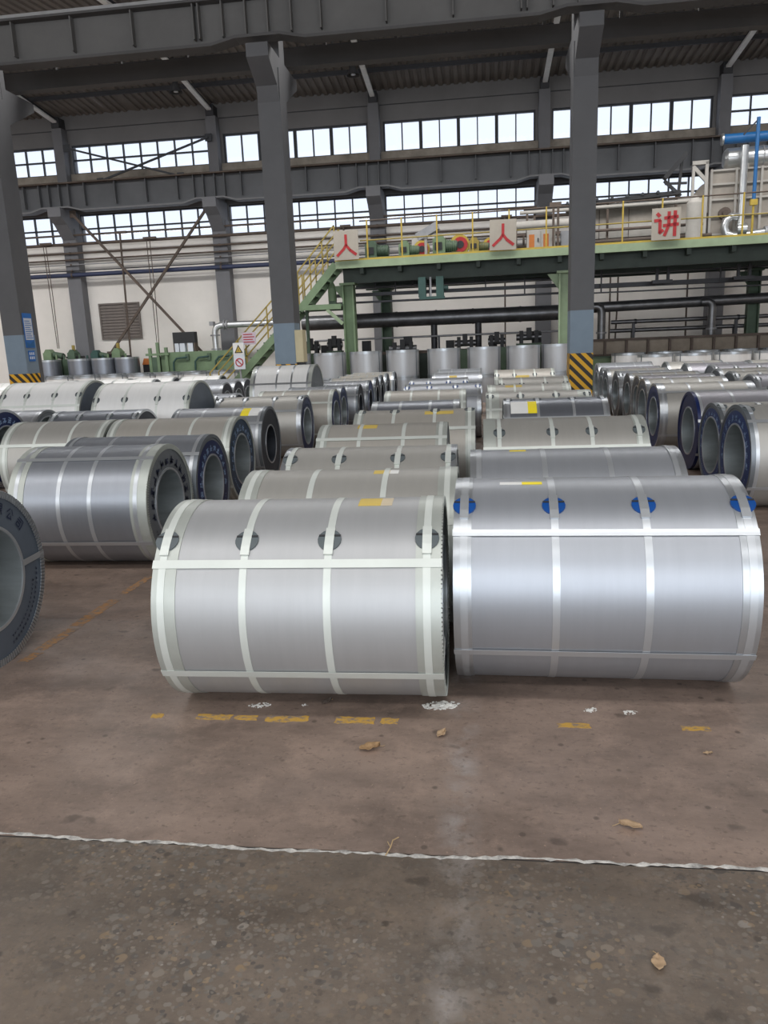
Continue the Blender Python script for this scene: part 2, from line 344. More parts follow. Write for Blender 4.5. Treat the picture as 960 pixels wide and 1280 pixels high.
corrugated('roof_sheet', XL, XR, [(21.6, 10.6), (19.1, 10.35)], ceil); corrugated('roof_sheet', XL, XR, [(16.9, 10.1), (15.0, 9.95)], ceil)
MB().add([(XL, 16.9, 10.1), (XR, 16.9, 10.1), (XR, 19.1, 10.35), (XL, 19.1, 10.35)], [(0, 1, 2, 3)]).build('skylight_pane', 'glass', ceil)
edges = [15.0, .1, -1.1, -6.4, -7.6, YB-.3]
for i in range(0, len(edges), 2): corrugated('roof_sheet', XL, XR, [(edges[i], 10.5), (edges[i+1], 10.5)], ceil)
for i in range(1, len(edges)-1, 2):
    MB().add([(XL, edges[i], 10.5), (XR, edges[i], 10.5), (XR, edges[i+1], 10.5), (XL, edges[i+1], 10.5)], [(0, 1, 2, 3)]).build('skylight_pane', 'glass', ceil)
MB().box(XL, XR, 15.0, 15.1, 9.9, 10.6).build('valley_gutter', 'girder_grey', ceil)
# purlins of the far bay
for y in (26.2, 24.5, 22.8):
    z = 9.93+(28.2-y)*.1015-.13; MB().box(XL, XR, y-.04, y+.04, z, z+.12).build('purlin', 'rafter', ceil)

# windows: one per bay and band, every pane its own piece
pane_cache = {}
wn = [0]
def window(x0, x1, z0, z1, cols, rows, thick_every):
    wn[0] += 1; w = sroot('window_%d' % wn[0], ((x0+x1)/2, WY+.12, 0)); W2 = (x1-x0)/2; t = .03
    fb = MB().box(-W2, W2, -.05, .05, z0, z0+.05).box(-W2, W2, -.05, .05, z1-.05, z1)
    pw = (x1-x0)/cols
    for i in range(cols+1):
        ww = .055 if (thick_every and i % thick_every == 0) else .02
        x = -W2+i*pw; fb.box(max(-W2, x-ww), min(W2, x+ww), -.05, .05, z0+.05, z1-.05)
    for j in range(1, rows):
        z = z0+(z1-z0)*j/rows; fb.box(-W2, W2, -.045, .045, z-.025, z+.025)
    fb.build('window_frame', 'frame_dark', w)
    ph = (z1-z0)/rows; key = (round(pw, 3), round(ph, 3))
    if key not in pane_cache: pane_cache[key] = MB().box(-pw/2+.01, pw/2-.01, -.003, .003, -ph/2+.02, ph/2-.02).mesh('window_pane', 'glass')
    for i in range(cols):
        for j in range(rows): part('window_pane', pane_cache[key], w, (-W2+(i+.5)*pw, 0, z0+(j+.5)*ph))
for k, x in enumerate(farX[:-1]):
    a, b = x+.27, x+BAY-.27
    if x > 11: continue
    window(a, b, 5.66, 6.66, 8, 2, 0)
    sliding = -9.5 < x < 7
    window(a, b, 8.03, 9.0, 8, 1 if sliding else 2, 2 if sliding else 0)

# far wall columns with corbels, crane girder of the far bay
FY = 27.5
for i, x in enumerate(farX[:-1]):
    nth = ['', '', 'leftmost in view', 'second', 'third', 'fourth', 'fifth', 'beyond the frame'][min(i, 7)]
    lab = {1: 'grey wall column past the left edge of the far wall', 2: 'grey wall column left of the louvre vent on the cream wall', 3: 'grey wall column right of the diagonal bracing behind the silver pipe',
           4: 'grey wall column behind the left board with a red character', 5: 'grey wall column beside the near striped column', 6: 'grey wall column above the blue pipe at far right'}.get(i, 'grey wall column beyond the picture edge number %s' % ('one' if i == 0 else 'two'))
    t = thing('wall_column', lab, 'column', (x, FY, 0), 0, 'columns along the far wall')
    MB().box(-.26, .26, -.02, .4, 0, 6.1).build('lower_shaft', 'concrete_col', t)
    MB().prism([(.0, 5.7), (.4, 5.7), (.4, 6.72), (-.85, 6.72), (-.85, 6.42), (-.5, 6.2)], 'x', -.24, .24).build('corbel', 'concrete_col', t)
    MB().box(-.18, .18, .0, .4, 6.72, 9.5).build('upper_shaft', 'concrete_col', t)
    MB().box(-.14, .14, -.05, .4, 9.5, 9.85).build('cap_bracket', 'rafter', t)
    # roof rafter springing from this column
    r = thing('roof_rafter', lab.replace('grey wall column', 'dark roof rafter with pale lower flange over the wall column') if False else
              {2: 'roof rafter with pale lower flange above the louvre vent bay', 3: 'roof rafter with pale lower flange left of the middle column', 4: 'roof rafter with pale lower flange right of the middle column',
               5: 'roof rafter with pale lower flange left of the striped column', 6: 'roof rafter with pale lower flange at top right'}.get(i, 'roof rafter outside the picture on the %s' % ('far left' if i == 0 else 'left' if i == 1 else 'right')), 'rafter', (x, 27.6, 9.75), 0, 'roof rafters of the far bay')
    sl = .1015; e = -11.9
    r.rotation_euler = (-math.atan(sl), 0, 0) if False else (0, 0, 0)
    def zz(y): return .02-min(-y, 6.0)*-sl-(max(-y-6.0, 0))*sl
    for nm, mm, w, dz0, dz1 in (('web', 'rafter', .05, .06, .18), ('bottom_flange', 'rafter_lit', .16, .0, .06)):  # window light under the lower flange is put into its white colour
        b = MB()
        pts = [0, -6.0, e]
        vs = []
        for y in pts:
            for xx, dz in ((-w/2, dz0), (w/2, dz0), (w/2, dz1), (-w/2, dz1)): vs.append((xx, y, zz(y)+dz-.12))
        fs = [(0, 1, 2, 3), (11, 10, 9, 8)]
        for q in range(2):
            o = q*4
            for a in range(4): fs.append((o+a, o+4+a, o+4+(a+1) % 4, o+(a+1) % 4))
        b.add(vs, fs).build(nm, mm, r)

def haunched_girder(name, label, mats, x0, x1, supports, y, zb, zt, rise, hw, stiff, fw=.2, rail=True, loc_group=None):
    """plate girder along x whose bottom flange rises over each support"""
    t = thing(name, label, 'girder', (0, y, 0))
    prof = [(x0, zb)]
    for s in supports:
        if x0 < s < x1: prof += [(s-hw-.45, zb), (s-hw, zb+rise), (s+hw, zb+rise), (s+hw+.45, zb)]
    prof.append((x1, zb)); prof = sorted(set(prof))
    w = MB()
    for (a, za), (b, zb2) in zip(prof, prof[1:]): w.prism([(a, za), (b, zb2), (b, zt), (a, zt)], 'y', -.012, .012)
    w.build('web', mats[0], t)
    f = MB()
    for (a, za), (b, zb2) in zip(prof, prof[1:]): f.prism([(a, za-.03), (b, zb2-.03), (b, zb2+.02), (a, za+.02)], 'y', -fw, fw)
    f.build('bottom_flange', mats[1], t)
    MB().box(x0, x1, -fw-.03, fw+.03, zt, zt+.04).build('top_flange', mats[2], t)
    if rail: MB().box(x0, x1, -.03, .03, zt+.04, zt+.16).build('crane_rail', 'rail_steel', t)
    sm = MB().box(-.012, .012, -fw+.02, -.012, zb+rise+.02, zt).mesh('stiffener', mats[0])
    for x in stiff: part('stiffener', sm, t, (x, 0, 0))
    return t
st = []
for s in farX:
    st += [s-.55, s-.2, s+.2, s+.55]+[s+BAY*k/5 for k in (1, 2, 3, 4)]
haunched_girder('crane_girder', 'long grey crane girder on corbels between the two window bands', ('girder_far', 'flange_pale', 'rust_brown'), XL+.6, XR-.6, farX, 26.95, 6.62, 7.5, .12, .5, [q for q in st if XL+.7 < q < XR-.7], .2, False)

# near columns and double girders
NY = 15.0; NEAR0 = 1.92
BAYN = 5.74
nearX = [NEAR0+BAYN*k for k in range(-4, 4)]
for i, x in enumerate(nearX):
    lab = {2: 'grey steel column at left edge with blue notice and striped foot', 3: 'grey steel column left of centre with cream switch box', 4: 'grey steel column right of centre with black and yellow striped foot'}.get(i, 'grey steel column outside the picture on the %s' % (['far left', 'left', '', '', '', 'right', 'far right', 'utmost right'][i]))
    t = thing('steel_column', lab, 'column', (x, NY, 0), 0, 'columns between the two bays')
    def H(b, z0, z1, g=0):
        b.box(-.215-g, .215+g, -g, .05+g, z0, z1); b.box(-.05, .05, .05, .5, z0, z1); b.box(-.215-g, .215+g, .5-g, .55+g, z0, z1); return b
    MB().box(-.215, .215, 0, .44, 2.06, 6.62).build('front_shaft', 'col_grey', t)
    MB().box(-.19, .19, .47, .62, 0, 9.9).build('rear_flange', 'col_grey', t)
    MB().box(-.215, .215, 0, .44, 1.27, 2.06).build('paint_band', 'col_blue', t)
    MB().box(-.217, .217, -.002, .442, 0, 1.27).build('stripe_band', 'hazard', t)
    MB().prism([(0, 6.05), (.44, 6.05), (.44, 6.84), (-.62, 6.84), (-.62, 6.62), (-.1, 6.3)], 'x', -.2, .2).build('corbel', 'col_grey', t)
    MB().prism([(.62, 6.2), (1.6, 6.7), (1.6, 6.86), (.62, 6.86)], 'x', -.19, .19).build('rear_bracket', 'col_grey', t)
    MB().box(-.2, .2, .2, .44, 6.84, 9.9).build('upper_shaft', 'col_grey', t)
st = []
for s in nearX: st += [s-1.05, s-.62, s-.2, s+.2, s+.62]+[s+BAYN*k/5 for k in (1, 2, 3, 4)]
g1 = haunched_girder('crane_girder', 'haunched plate girder with stiffener panels across the top of the hall', ('girder_grey', 'beam_dark', 'beam_dark'), XL+.6, XR-.6, nearX, 14.6, 6.90, 7.58, .09, .4, [q for q in st if XL+.7 < q < XR-.7], .16)
hb = thing('tie_beam', 'plain dark beam under the stiffened girder across the hall', 'beam', (0, 16.35, 0))
MB().box(XL+.2, XR-.2, -.10, .10, 7.05, 7.36).build('beam_body', 'beam_dark', hb)
MB().box(XL+.2, XR-.2, -.12, .12, 7.02, 7.05).build('bottom_flange', 'beam_dark', hb)
pm = MB().box(-.03, .03, -.05, .05, 7.36, 7.9).mesh('hanger', 'beam_dark')
q = -20
while q < 15: part('hanger', pm, hb, (q, 0, 0)); q += 1.42
MB().box(XL+.2, XR-.2, .3, .9, 7.9, 7.94).build('walkway', 'beam_dark', hb)

# ------------------------------------------------------------------ steel coils
def glyph_face(b, rg, s, x, R, rad, th, size, m):
    """an unreadable printed character: a cluster of strokes, upright along the radius"""
    ct, st_ = cos(th), sin(th)
    def P(u, v): return (x, s*((rad+v)*st_+u*ct), R+(rad+v)*ct-u*st_)
    def stroke(u0, v0, u1, v1, w):
        d = Vector((u1-u0, v1-v0)); n = Vector((-d.y, d.x)).normalized()*w/2
        q = [(u0+n.x, v0+n.y), (u0-n.x, v0-n.y), (u1-n.x, v1-n.y), (u1+n.x, v1+n.y)]
        vs = [P(*p) for p in q]; b.add(vs, [(0, 1, 2, 3) if s < 0 else (3, 2, 1, 0)])
    h = size/2; w = size*.13
    for k in range(rg.choice((2, 3))):
        v = -h*.8+rg.uniform(.25, 1)*h*1.5*(k+1)/3; stroke(-h*rg.uniform(.5, .9), v, h*rg.uniform(.5, .9), v, w)
    for k in range(rg.choice((1, 2, 3))):
        u = rg.uniform(-.6, .6)*h; stroke(u, -h*rg.uniform(.5, .9), u+rg.uniform(-.15, .15)*h, h*rg.uniform(.3, .9), w)
    stroke(0, 0, -h*.8, -h*.85, w)
REAL = {  # readable characters as strokes in a unit cell
 'xian': [(-.42,.45,-.42,-.5),(-.42,.42,-.15,.42),(-.15,.42,-.3,.12),(-.3,.12,-.14,-.1),(-.14,-.1,-.38,-.1),(0,.45,0,-.45),(0,.45,.38,.45),(.38,.45,.38,.05),(0,.25,.38,.25),(0,.05,.38,.05),(0,-.45,.16,-.3),(.14,.02,.46,-.45),(.42,-.06,.22,-.2)],
 'gong': [(-.1,.45,-.46,.0),(.1,.45,.46,.0),(-.02,.06,-.3,-.42),(-.3,-.42,.32,-.36),(.14,-.12,.36,-.46)],
 'si': [(-.4,.42,.4,.42),(.4,.42,.4,-.42),(.4,-.42,.24,-.36),(-.44,.18,.2,.18),(-.36,-.04,.12,-.04),(.12,-.04,.12,-.36),(-.36,-.04,-.36,-.36),(-.36,-.36,.12,-.36)]}
def glyph_real(b, key, s, x, R, rad, th, size):
    ct, st_ = cos(th), sin(th)
    def P(u, v): return (x, s*((rad+v)*st_+u*ct), R+(rad+v)*ct-u*st_)
    for u0, v0, u1, v1 in REAL[key]:
        d = Vector((u1-u0, v1-v0)); n = Vector((-d.y, d.x)).normalized()*.055
        q = [(u0+n.x, v0+n.y), (u0-n.x, v0-n.y), (u1-n.x, v1-n.y), (u1+n.x, v1+n.y)]
        b.add([P(p[0]*size, p[1]*size) for p in q], [(0, 1, 2, 3) if s < 0 else (3, 2, 1, 0)])
NC = [0]
def coil(label, x0, x1, y, R, body='zinc_cool', group='steel coils', yaw=0, strap='strap_steel', ring='ring_steel', cover='cover_grey', ink=None, side=1,
         pads=None, pad_a=38, axial=(54, 120), straps=None, ringw=.06, det=0, labels=(), bore=.58, core='core_steel', ink_ring=None, crimp=False, name='steel_coil', axw=.034, both=True, overface=False):
    NC[0] += 1; rg = random.Random(NC[0]*13)
    L = x1-x0; h = L/2; n = (64, 96, 128)[det]; ri = R*bore
    t = thing(name, label, 'coil', ((x0+x1)/2, y, 0), yaw, group)
    MB().lathe([(-h, R-.008), (-h, R), (h, R), (h, R-.008)], n, R).build('wrap', body, t, 30)
    # end faces
    for s in ((1, -1) if both else (side,)):
        o = R-.012
        c = MB().lathe([(s*(h-.004), o), (s*(h-.004), ri), (s*(h-.02), ri), (s*(h-.02), o)], n, R).build('end_cover', cover if s == side else 'cover_grey', t, 30)
        if ink_ring and s == side:
            MB().lathe([(s*(h-.0035), R-.05), (s*(h-.002), R-.05), (s*(h-.002), ri+.012), (s*(h-.0035), ri+.012)], n, R).build('printed_band', ink_ring, c, 30)
        rb = MB().lathe([(s*(h-ringw), R), (s*(h-ringw), R+.0035), (s*(h+.003), R+.0035), (s*(h+.003), R-.028), (s*(h-.003), R-.028), (s*(h-.003), R)], n, R).build('edge_ring', ring, t, 40)
        MB().lathe([(s*(h-.004), ri+.012), (s*(h+.003), ri+.012), (s*(h+.003), ri-.004), (s*(h-.05), ri-.004), (s*(h-.05), ri), (s*(h-.004), ri)], n, R).build('core_lip', 'strap_steel', t, 40)
        if crimp and s == side:
            cb = MB(); m = 150
            for k in range(m):
                a = 2*pi*k/m; da = pi/m*.62
                vs = []
                for xx in (s*(h+.003), s*(h+.0075)):
                    for rr2, aa in ((R+.002, a-da), (R+.002, a+da), (R-.036, a+da*.9), (R-.036, a-da*.9)): vs.append((xx, rr2*sin(aa), R+rr2*cos(aa)))
                cb.add(vs, [(0, 1, 2, 3), (7, 6, 5, 4), (0, 4, 5, 1), (1, 5, 6, 2), (2, 6, 7, 3), (3, 7, 4, 0)])
            ob = cb.build('crimped_edge', 'ring_steel' if ring == 'ring_dark' else ring, rb); ob['kind'] = 'stuff'
    MB().lathe([(-h+.004, ri), (-h+.004, ri-.005), (h-.004, ri-.005), (h-.004, ri)], n, R).build('core_sleeve', core, t, 30)
    if ink:
        b = MB(); rad = (R-.05+ri)/2; sz = (R-.06-ri)*.62; cnt = 13
        for k in range(cnt): glyph_face(b, rg, side, side*(h+.0006), R, rad, radians(-98+k*196/(cnt-1)), sz, ink)
        for k in range(26):
            glyph_face(b, rg, side, side*(h+.0006), R, rad+.012, radians(118+k*124/25), sz*.32, ink)
        b.build('printed_lettering', ink, t)['kind'] = 'stuff'
    # straps round the coil
    if straps is None: straps = (-h+.05, -h*.34, h*.34, h-.05)
    for i, sx in enumerate(straps):
        end = i in (0, len(straps)-1)
        rr3 = R+(.0037 if end else .0004)
        sb = MB().lathe([(sx-.0155, rr3), (sx-.0155, rr3+.0016), (sx+.0155, rr3+.0016), (sx+.0155, rr3)], n, R).build('strap', strap, t, 40)
        if pads:
            pr = .05; a0 = pad_a; k = 20; b = MB()
            ring_pts = [(pr*cos(2*pi*q/k), pr*1.02*sin(2*pi*q/k)) for q in range(k)]
            def PP(u, v, tt): a = radians(a0)+v/R; rr_ = rr3+tt; return (sx+u, -rr_*sin(a), R+rr_*cos(a))
            vs = [PP(0, 0, .006)]+[PP(u, v, .006) for u, v in ring_pts]+[PP(u, v, -.003) for u, v in ring_pts]
            fs = [(0, 1+(q+1) % k, 1+q) for q in range(k)]+[(1+q, 1+(q+1) % k, 1+k+(q+1) % k, 1+k+q) for q in range(k)]
            b.add(vs, fs).build('strap_pad', pads, sb)
            b = MB().wrap(sx-.019, sx+.019, rr3+.002, .0075, a0-7.5, a0+9, R, 3).build('strap_seal', strap, sb)
            da = math.degrees(pr*1.0/R)
            MB().wrap(sx-pr*.92, sx+pr*.92, rr3+.003, .0055, a0-.7-da*.35, a0+.4-da*.35, R, 2).build('pad_rib', 'black', sb)
    # straps along the coil, turned over both ends
    for a in axial:
        b = MB(); hw = math.degrees(axw/2/R)
        b.wrap(-h-.006, h+.006, R+.0056, .0016, a-hw, a+hw, R, 2)
        for s in ((1, -1) if overface else ()):
            aa = radians(a); ca, sa = cos(aa), sin(aa); w = axw/2
            vs = []
            for xx in (s*(h+.005), s*(h+.0065)):
                for rr2, ww in ((R+.0065, -w), (R+.0065, w), (ri-.003, w), (ri-.003, -w)):
                    vs.append((xx, -rr2*sa-ww*ca, R+rr2*ca-ww*sa))
            b.add(vs, [(0, 1, 2, 3), (7, 6, 5, 4), (0, 4, 5, 1), (1, 5, 6, 2), (2, 6, 7, 3), (3, 7, 4, 0)])
        b.build('axial_strap', strap, t)
    for lx0, lx1, a0, a1, m in labels:
        MB().wrap(lx0, lx1, R+.0005, .001, a0, a1, R, 4).build('label_sticker', m, t)
    return t
G = {'CL': 'coils of the centre left row', 'CR': 'coils of the centre right row', 'A': 'coils of the left row beside the aisle', 'R': 'coils of the right row', 'B': 'coils at the far left', 'S': 'coils behind the right row'}
# centre left row
coil('large grey steel coil with pale straps and dark round strap pads, nearest left of centre', -1.375, -.17, 3.30, .45, 'zinc_plain', G['CL'], yaw=.6, strap='strap_pale', ring='ring_pale', pads='pad_grey', pad_a=41,
     axial=(55, 119), straps=(-.565, -.215, .14, .548), ringw=.1, det=2, labels=((.235, .335, -2, 12, 'label_yellow'), (.335, .385, -2, 12, 'label_buff')), crimp=True, axw=.036, overface=True)
coil('grey steel coil with yellow label directly behind the nearest left coil', -1.32, -.13, 4.225, .442, 'zinc_warm', G['CL'], strap='strap_pale', ring='ring_pale', ringw=.1, det=1, axial=(60, 120), labels=((.13, .22, 4, 12, 'label_yellow'), (.22, .27, 4, 12, 'label_white')))
coil('grey steel coil with green-grey strap pads, third in the centre left row', -1.32, -.16, 5.13, .446, 'zinc_warm', G['CL'], strap='strap_pale', ring='ring_steel', pads='pad_grey', pad_a=27, det=1, axial=(60, 120))
coil('tan grey steel coil with worn yellow label, fourth in the centre left row', -1.38, -.28, 6.57, .45, 'zinc_tan', G['CL'], strap='strap_pale', ring='ring_pale', det=1, ringw=.09, axial=(38, 120), labels=((-.22, -.05, 6, 18, 'label_yellow'),))
coil('tan steel coil with yellow streak label, fifth in the centre left row', -1.22, -.05, 7.54, .466, 'zinc_tan', G['CL'], strap='strap_pale', ring='ring_pale', pads='pad_grey', pad_a=10, det=1, ringw=.09, axial=(48, 120), labels=((.1, .38, 12, 22, 'label_yellow'),))
coil('dark shiny steel coil, sixth in the centre left row', -1.22, -.23, 8.75, .465, 'zinc_dark', G['CL'], axial=(50, 120))
coil('tan steel coil without pads, seventh in the centre left row', -1.37, -.20, 11.2, .45, 'zinc_tan', G['CL'], strap='strap_pale', ring='ring_pale', ringw=.09, axial=(50, 120))
coil('blue grey steel coil with blue pads, eighth in the centre left row', -1.24, .02, 12.81, .45, 'zinc_cool', G['CL'], pads='pad_blue', pad_a=25)
coil('pale blue grey steel coil, ninth in the centre left row', -1.34, -.22, 14.88, .45, 'zinc_cool', G['CL'], pads='pad_blue', pad_a=35)
coil('bright steel coil with yellow label, tenth in the centre left row', -1.02, .05, 16.9, .46, 'zinc_cool', G['CL'], labels=((-.2, 0, 30, 50, 'label_yellow'),))
coil('small distant steel coil at the back end of the centre left row', -1.02, .05, 18.9, .46, 'zinc_cool', G['CL'])
# centre right row
coil('large blue grey steel coil with bright blue strap pads, nearest right of centre', -.11, 1.125, 3.52, .47, 'zinc_cool', G['CR'], yaw=-1.2, pads='pad_blue', pad_a=32.5, axial=(50, 117), straps=(-.575, -.19, .185, .585), det=2, ringw=.075, side=-1,
     labels=((-.32, -.23, 7, 11, 'label_bright'), (-.42, -.32, 7, 11, 'label_white')), axw=.03)
coil('shiny blue grey steel coil without pads, second in the centre right row', -.06, 1.18, 4.78, .45, 'zinc_cool', G['CR'], side=-1, det=1, ring='ring_steel', ringw=.05, axial=(52, 120), straps=(-.57, -.18, .2, .57), labels=((-.38, -.28, 2, 6, 'label_bright'),))
coil('beige grey steel coil with dark strap pads, third in the centre right row', .03, 1.37, 6.72, .45, 'zinc_warm', G['CR'], strap='strap_pale', ring='ring_pale', side=-1, det=1, pads='pad_grey', pad_a=37, ringw=.1, axial=(58, 120), straps=(-.54, -.1, .22, .60))
coil('blue grey steel coil with white and yellow paper, fourth in centre right row', .27, 1.42, 8.95, .45, 'zinc_dark', G['CR'], side=-1, det=1, pads='pad_grey', pad_a=8, axial=(55, 120), labels=((-.50, -.31, 18, 46, 'label_white'), (-.31, -.18, 18, 46, 'label_bright')))
coil('beige steel coil with ribbed pale collar, fifth in the centre right row', .08, 1.37, 9.9, .46, 'zinc_warm', G['CR'], strap='strap_pale', ring='ring_pale', side=-1, pads='pad_grey', pad_a=24, ringw=.16)
coil('beige steel coil with pale collar, sixth in the centre right row', .12, 1.35, 11.9, .45, 'zinc_warm', G['CR'], strap='strap_pale', ring='ring_pale', side=-1, ringw=.12, labels=((-.35, -.1, 10, 22, 'label_yellow'),))
coil('beige steel coil with small dark pads, seventh in the centre right row', .33, 1.5, 13.6, .46, 'zinc_warm', G['CR'], strap='strap_pale', ring='ring_pale', side=-1, pads='pad_grey', pad_a=40)
coil('tan steel coil with yellow label strip, last of the centre right row', .33, 1.62, 17.31, .46, 'zinc_tan', G['CR'], strap='strap_pale', ring='ring_pale', side=-1, pads='pad_grey', pad_a=40, labels=((-.2, .1, 42, 52, 'label_yellow'),))
# left row beside the aisle (right faces seen)
l0 = coil('steel coil cut by the left picture edge, grey face with dark printed lettering', -3.75, -2.52, 3.47, .468, 'zinc_cool', G['A'], cover='cover_slate', crimp=True, ring='ring_dark', det=2, axial=(-88, 100), overface=True)
hx = .615+.0012; rg = random.Random(5)
for k, key in ((52, 'si'), (37, 'gong'), (22, 'xian')):
    b = MB(); glyph_real(b, key, 1, hx, .468, .375, radians(k), .062); b.build('printed_character', 'ink_dark', l0)['kind'] = 'stuff'
for k in range(-100, 16, 14):
    b = MB(); glyph_face(b, rg, 1, hx, .468, .375, radians(k), .062, None); b.build('printed_character', 'ink_dark', l0)['kind'] = 'stuff'
b = MB()
for k in range(98, 170, 4): glyph_face(b, rg, 1, hx, .468, .395, radians(k), .02, None)
for k in range(108, 166, 4): glyph_face(b, rg, 1, hx, .468, .362, radians(k), .018, None)
b.build('small_print', 'ink_dark', l0)['kind'] = 'stuff'
coil('shiny grey steel coil with grey lettered face and pale double end bands, left of centre', -3.44, -2.38, 5.48, .45, 'zinc_mid', G['A'], cover='cover_grey', ink='ink_dark', strap='strap_steel', ring='ring_pale', crimp=True, det=2, axial=(32, 119), straps=(-.47, -.14, .1, .45), ringw=.12)
coil('steel coil with dark blue ringed face, behind the lettered grey coil', -3.61, -2.36, 6.40, .432, 'zinc_mid', G['A'], cover='cover_grey', ink='ink_pale', ink_ring='cover_navy', det=1, ring='ring_dark', axial=(45, 120))
coil('tan steel coil with blue lettered face, third in the left row', -3.84, -2.51, 7.73, .45, 'zinc_tan', G['A'], cover='cover_teal', ink='ink_pale', ink_ring='cover_teal', det=1, strap='strap_pale', ring='ring_pale', axial=(70, 120), ringw=.09)
coil('silver steel coil with dark end face and yellow label, fourth in the left row', -3.66, -2.53, 8.95, .45, 'zinc_cool', G['A'], cover='cover_black', core='cover_black', bore=.5, det=1, ring='ring_dark', axial=(50, 120), labels=((.28, .38, 10, 35, 'label_bright'), (.38, .5, 10, 35, 'label_white')))
coil('grey steel coil with deep blue end ring, fifth in the left row', -3.81, -2.52, 10.93, .45, 'zinc_warm', G['A'], cover='cover_navy', ink='ink_dim', ink_ring='cover_navy', det=1, pads='pad_grey', pad_a=20, axial=(55, 120))
coil('tan steel coil with blue black face, sixth in the left row', -3.55, -2.32, 12.2, .45, 'zinc_tan', G['A'], cover='cover_blue', ink='ink_dim', strap='strap_pale', ring='ring_pale')
coil('steel coil with blue black face close behind the tan one, seventh in the left row', -3.3, -2.36, 13.13, .45, 'zinc_cool', G['A'], cover='cover_blue', ink='ink_dim')
coil('narrow steel coil with dark face, eighth in the left row', -2.93, -2.24, 14.3, .43, 'zinc_cool', G['A'], cover='cover_black', core='cover_black', ring='ring_dark')
coil('steel coil with dark blue face, ninth in the left row', -3.2, -2.20, 15.38, .44, 'zinc_cool', G['A'], cover='cover_blue', core='cover_black', ring='ring_dark')
coil('steel coil with dark face, tenth in the left row', -3.2, -2.18, 16.3, .45, 'zinc_warm', G['A'], cover='cover_black', core='cover_black', ring='ring_dark')
coil('steel coil with dark face, eleventh in the left row', -3.2, -2.2, 17.3, .45, 'zinc_tan', G['A'], cover='cover_black', core='cover_black', ring='ring_dark')
coil('steel coil with dark face, twelfth in the left row', -3.2, -2.18, 18.25, .45, 'zinc_warm', G['A'], cover='cover_black', core='cover_black', ring='ring_dark')
coil('last small steel coil of the left row in front of the upright coils', -3.2, -2.1, 19.2, .45, 'zinc_warm', G['A'], cover='cover_black', core='cover_black', ring='ring_dark')
# far left
coil('tan grey steel coil end to end with the blue lettered tan coil, at left edge', -5.0, -3.88, 7.73, .45, 'zinc_warm', G['B'], strap='strap_pale', ring='ring_pale', ringw=.09, axial=(58, 120))
coil('steel coil with dark blue lettered face cut by the left picture edge', -7.1, -5.88, 8.8, .485, 'zinc_cool', G['B'], cover='cover_navy', ink='ink_pale', ink_ring='cover_navy', det=1)
coil('silver steel coil with greenish open bore behind the blue faced coil at left', -6.9, -5.90, 9.8, .44, 'zinc_cool', G['B'], cover='cover_grey', bore=.8)
coil('dark grey steel coil with dark pads between the tan coil and the white coils', -5.5, -4.3, 9.4, .44, 'zinc_dark', G['B'], cover='cover_black', pads='pad_grey', pad_a=28)
coil('big white wrapped coil with dark pads at the left edge', -7.0, -5.72, 10.88, .61, 'zinc_white', G['B'], strap='strap_pale', ring='ring_pale', cover='cover_slate', core='cover_black', pads='pad_grey', pad_a=45, axial=(62, 120), bore=.25, det=1)
coil('big white wrapped coil with dark pads, right of the other white one', -5.36, -3.95, 10.52, .59, 'zinc_white', G['B'], strap='strap_pale', ring='ring_pale', cover='cover_slate', core='cover_black', pads='pad_grey', pad_a=50, axial=(120,), bore=.25, det=1)
coil('big white wrapped coil in front of the middle column', -4.2, -3.05, 14.25, .632, 'zinc_white', G['B'], strap='ring_steel', ring='ring_pale', cover='cover_grey', axial=(60,), bore=.3, straps=(-.5, -.08, .2, .5))
coil('grey steel coil with dark bore seen between the white coil and the left row', -4.85, -3.88, 12.0, .45, 'zinc_cool', G['B'], cover='cover_black', pads='pad_grey', pad_a=30)
for i, (x1, y) in enumerate(((-5.49, 16.2), (-5.55, 17.2), (-5.63, 18.2))):
    coil('%s of three dark faced steel coils beyond the white coils' % ('nearest', 'middle', 'farthest')[i], x1-1.1, x1, y, .45, 'zinc_cool', G['B'], cover='cover_black')
for i, (x1, y) in enumerate(((-9.95, 21.0), (-8.74, 20.0), (-8.57, 21.0), (-13.0, 21.0), (-11.6, 21.0), (-7.2, 21.0))):
    coil('%s far steel coil in front of the upright coils at left' % ('second', 'third', 'fourth', 'leftmost', 'first', 'rightmost')[i] if i != 4 else 'far steel coil next to the leftmost one before the upright coils', x1-1.2, x1, y, .45, 'zinc_white', G['B'], cover='cover_black', strap='strap_pale')
# right row (left faces seen)
coil('steel coil with blue lettered ring, nearest of the right row at picture edge', 2.30, 3.6, 7.2, .46, 'zinc_warm', G['R'], side=-1, cover='cover_grey', ink='ink_pale', ink_ring='cover_blue', det=1, strap='strap_steel', ring='ring_dark', pads='pad_grey', pad_a=20, axial=(42, 120), bore=.62)
coil('steel coil with blue lettered face, second of the right row', 2.36, 3.6, 8.14, .43, 'zinc_warm', G['R'], side=-1, cover='cover_grey', ink='ink_pale', ink_ring='cover_blue', det=1, ring='ring_dark', pads='pad_grey', pad_a=20, axial=(50, 120), bore=.66)
coil('tan steel coil with deep blue ring, third of the right row', 2.42, 3.68, 9.25, .45, 'zinc_violet', G['R'], side=-1, cover='cover_navy', ink_ring='cover_navy', det=1, ring='cover_navy', axial=(70, 120), bore=.6)
coil('shiny steel coil with dark blue rimmed face, fourth of the right row', 2.40, 3.66, 11.0, .45, 'zinc_warm', G['R'], side=-1, cover='cover_blue', ink='ink_dim', det=1, ring='ring_steel', axial=(40, 120), ringw=.1)
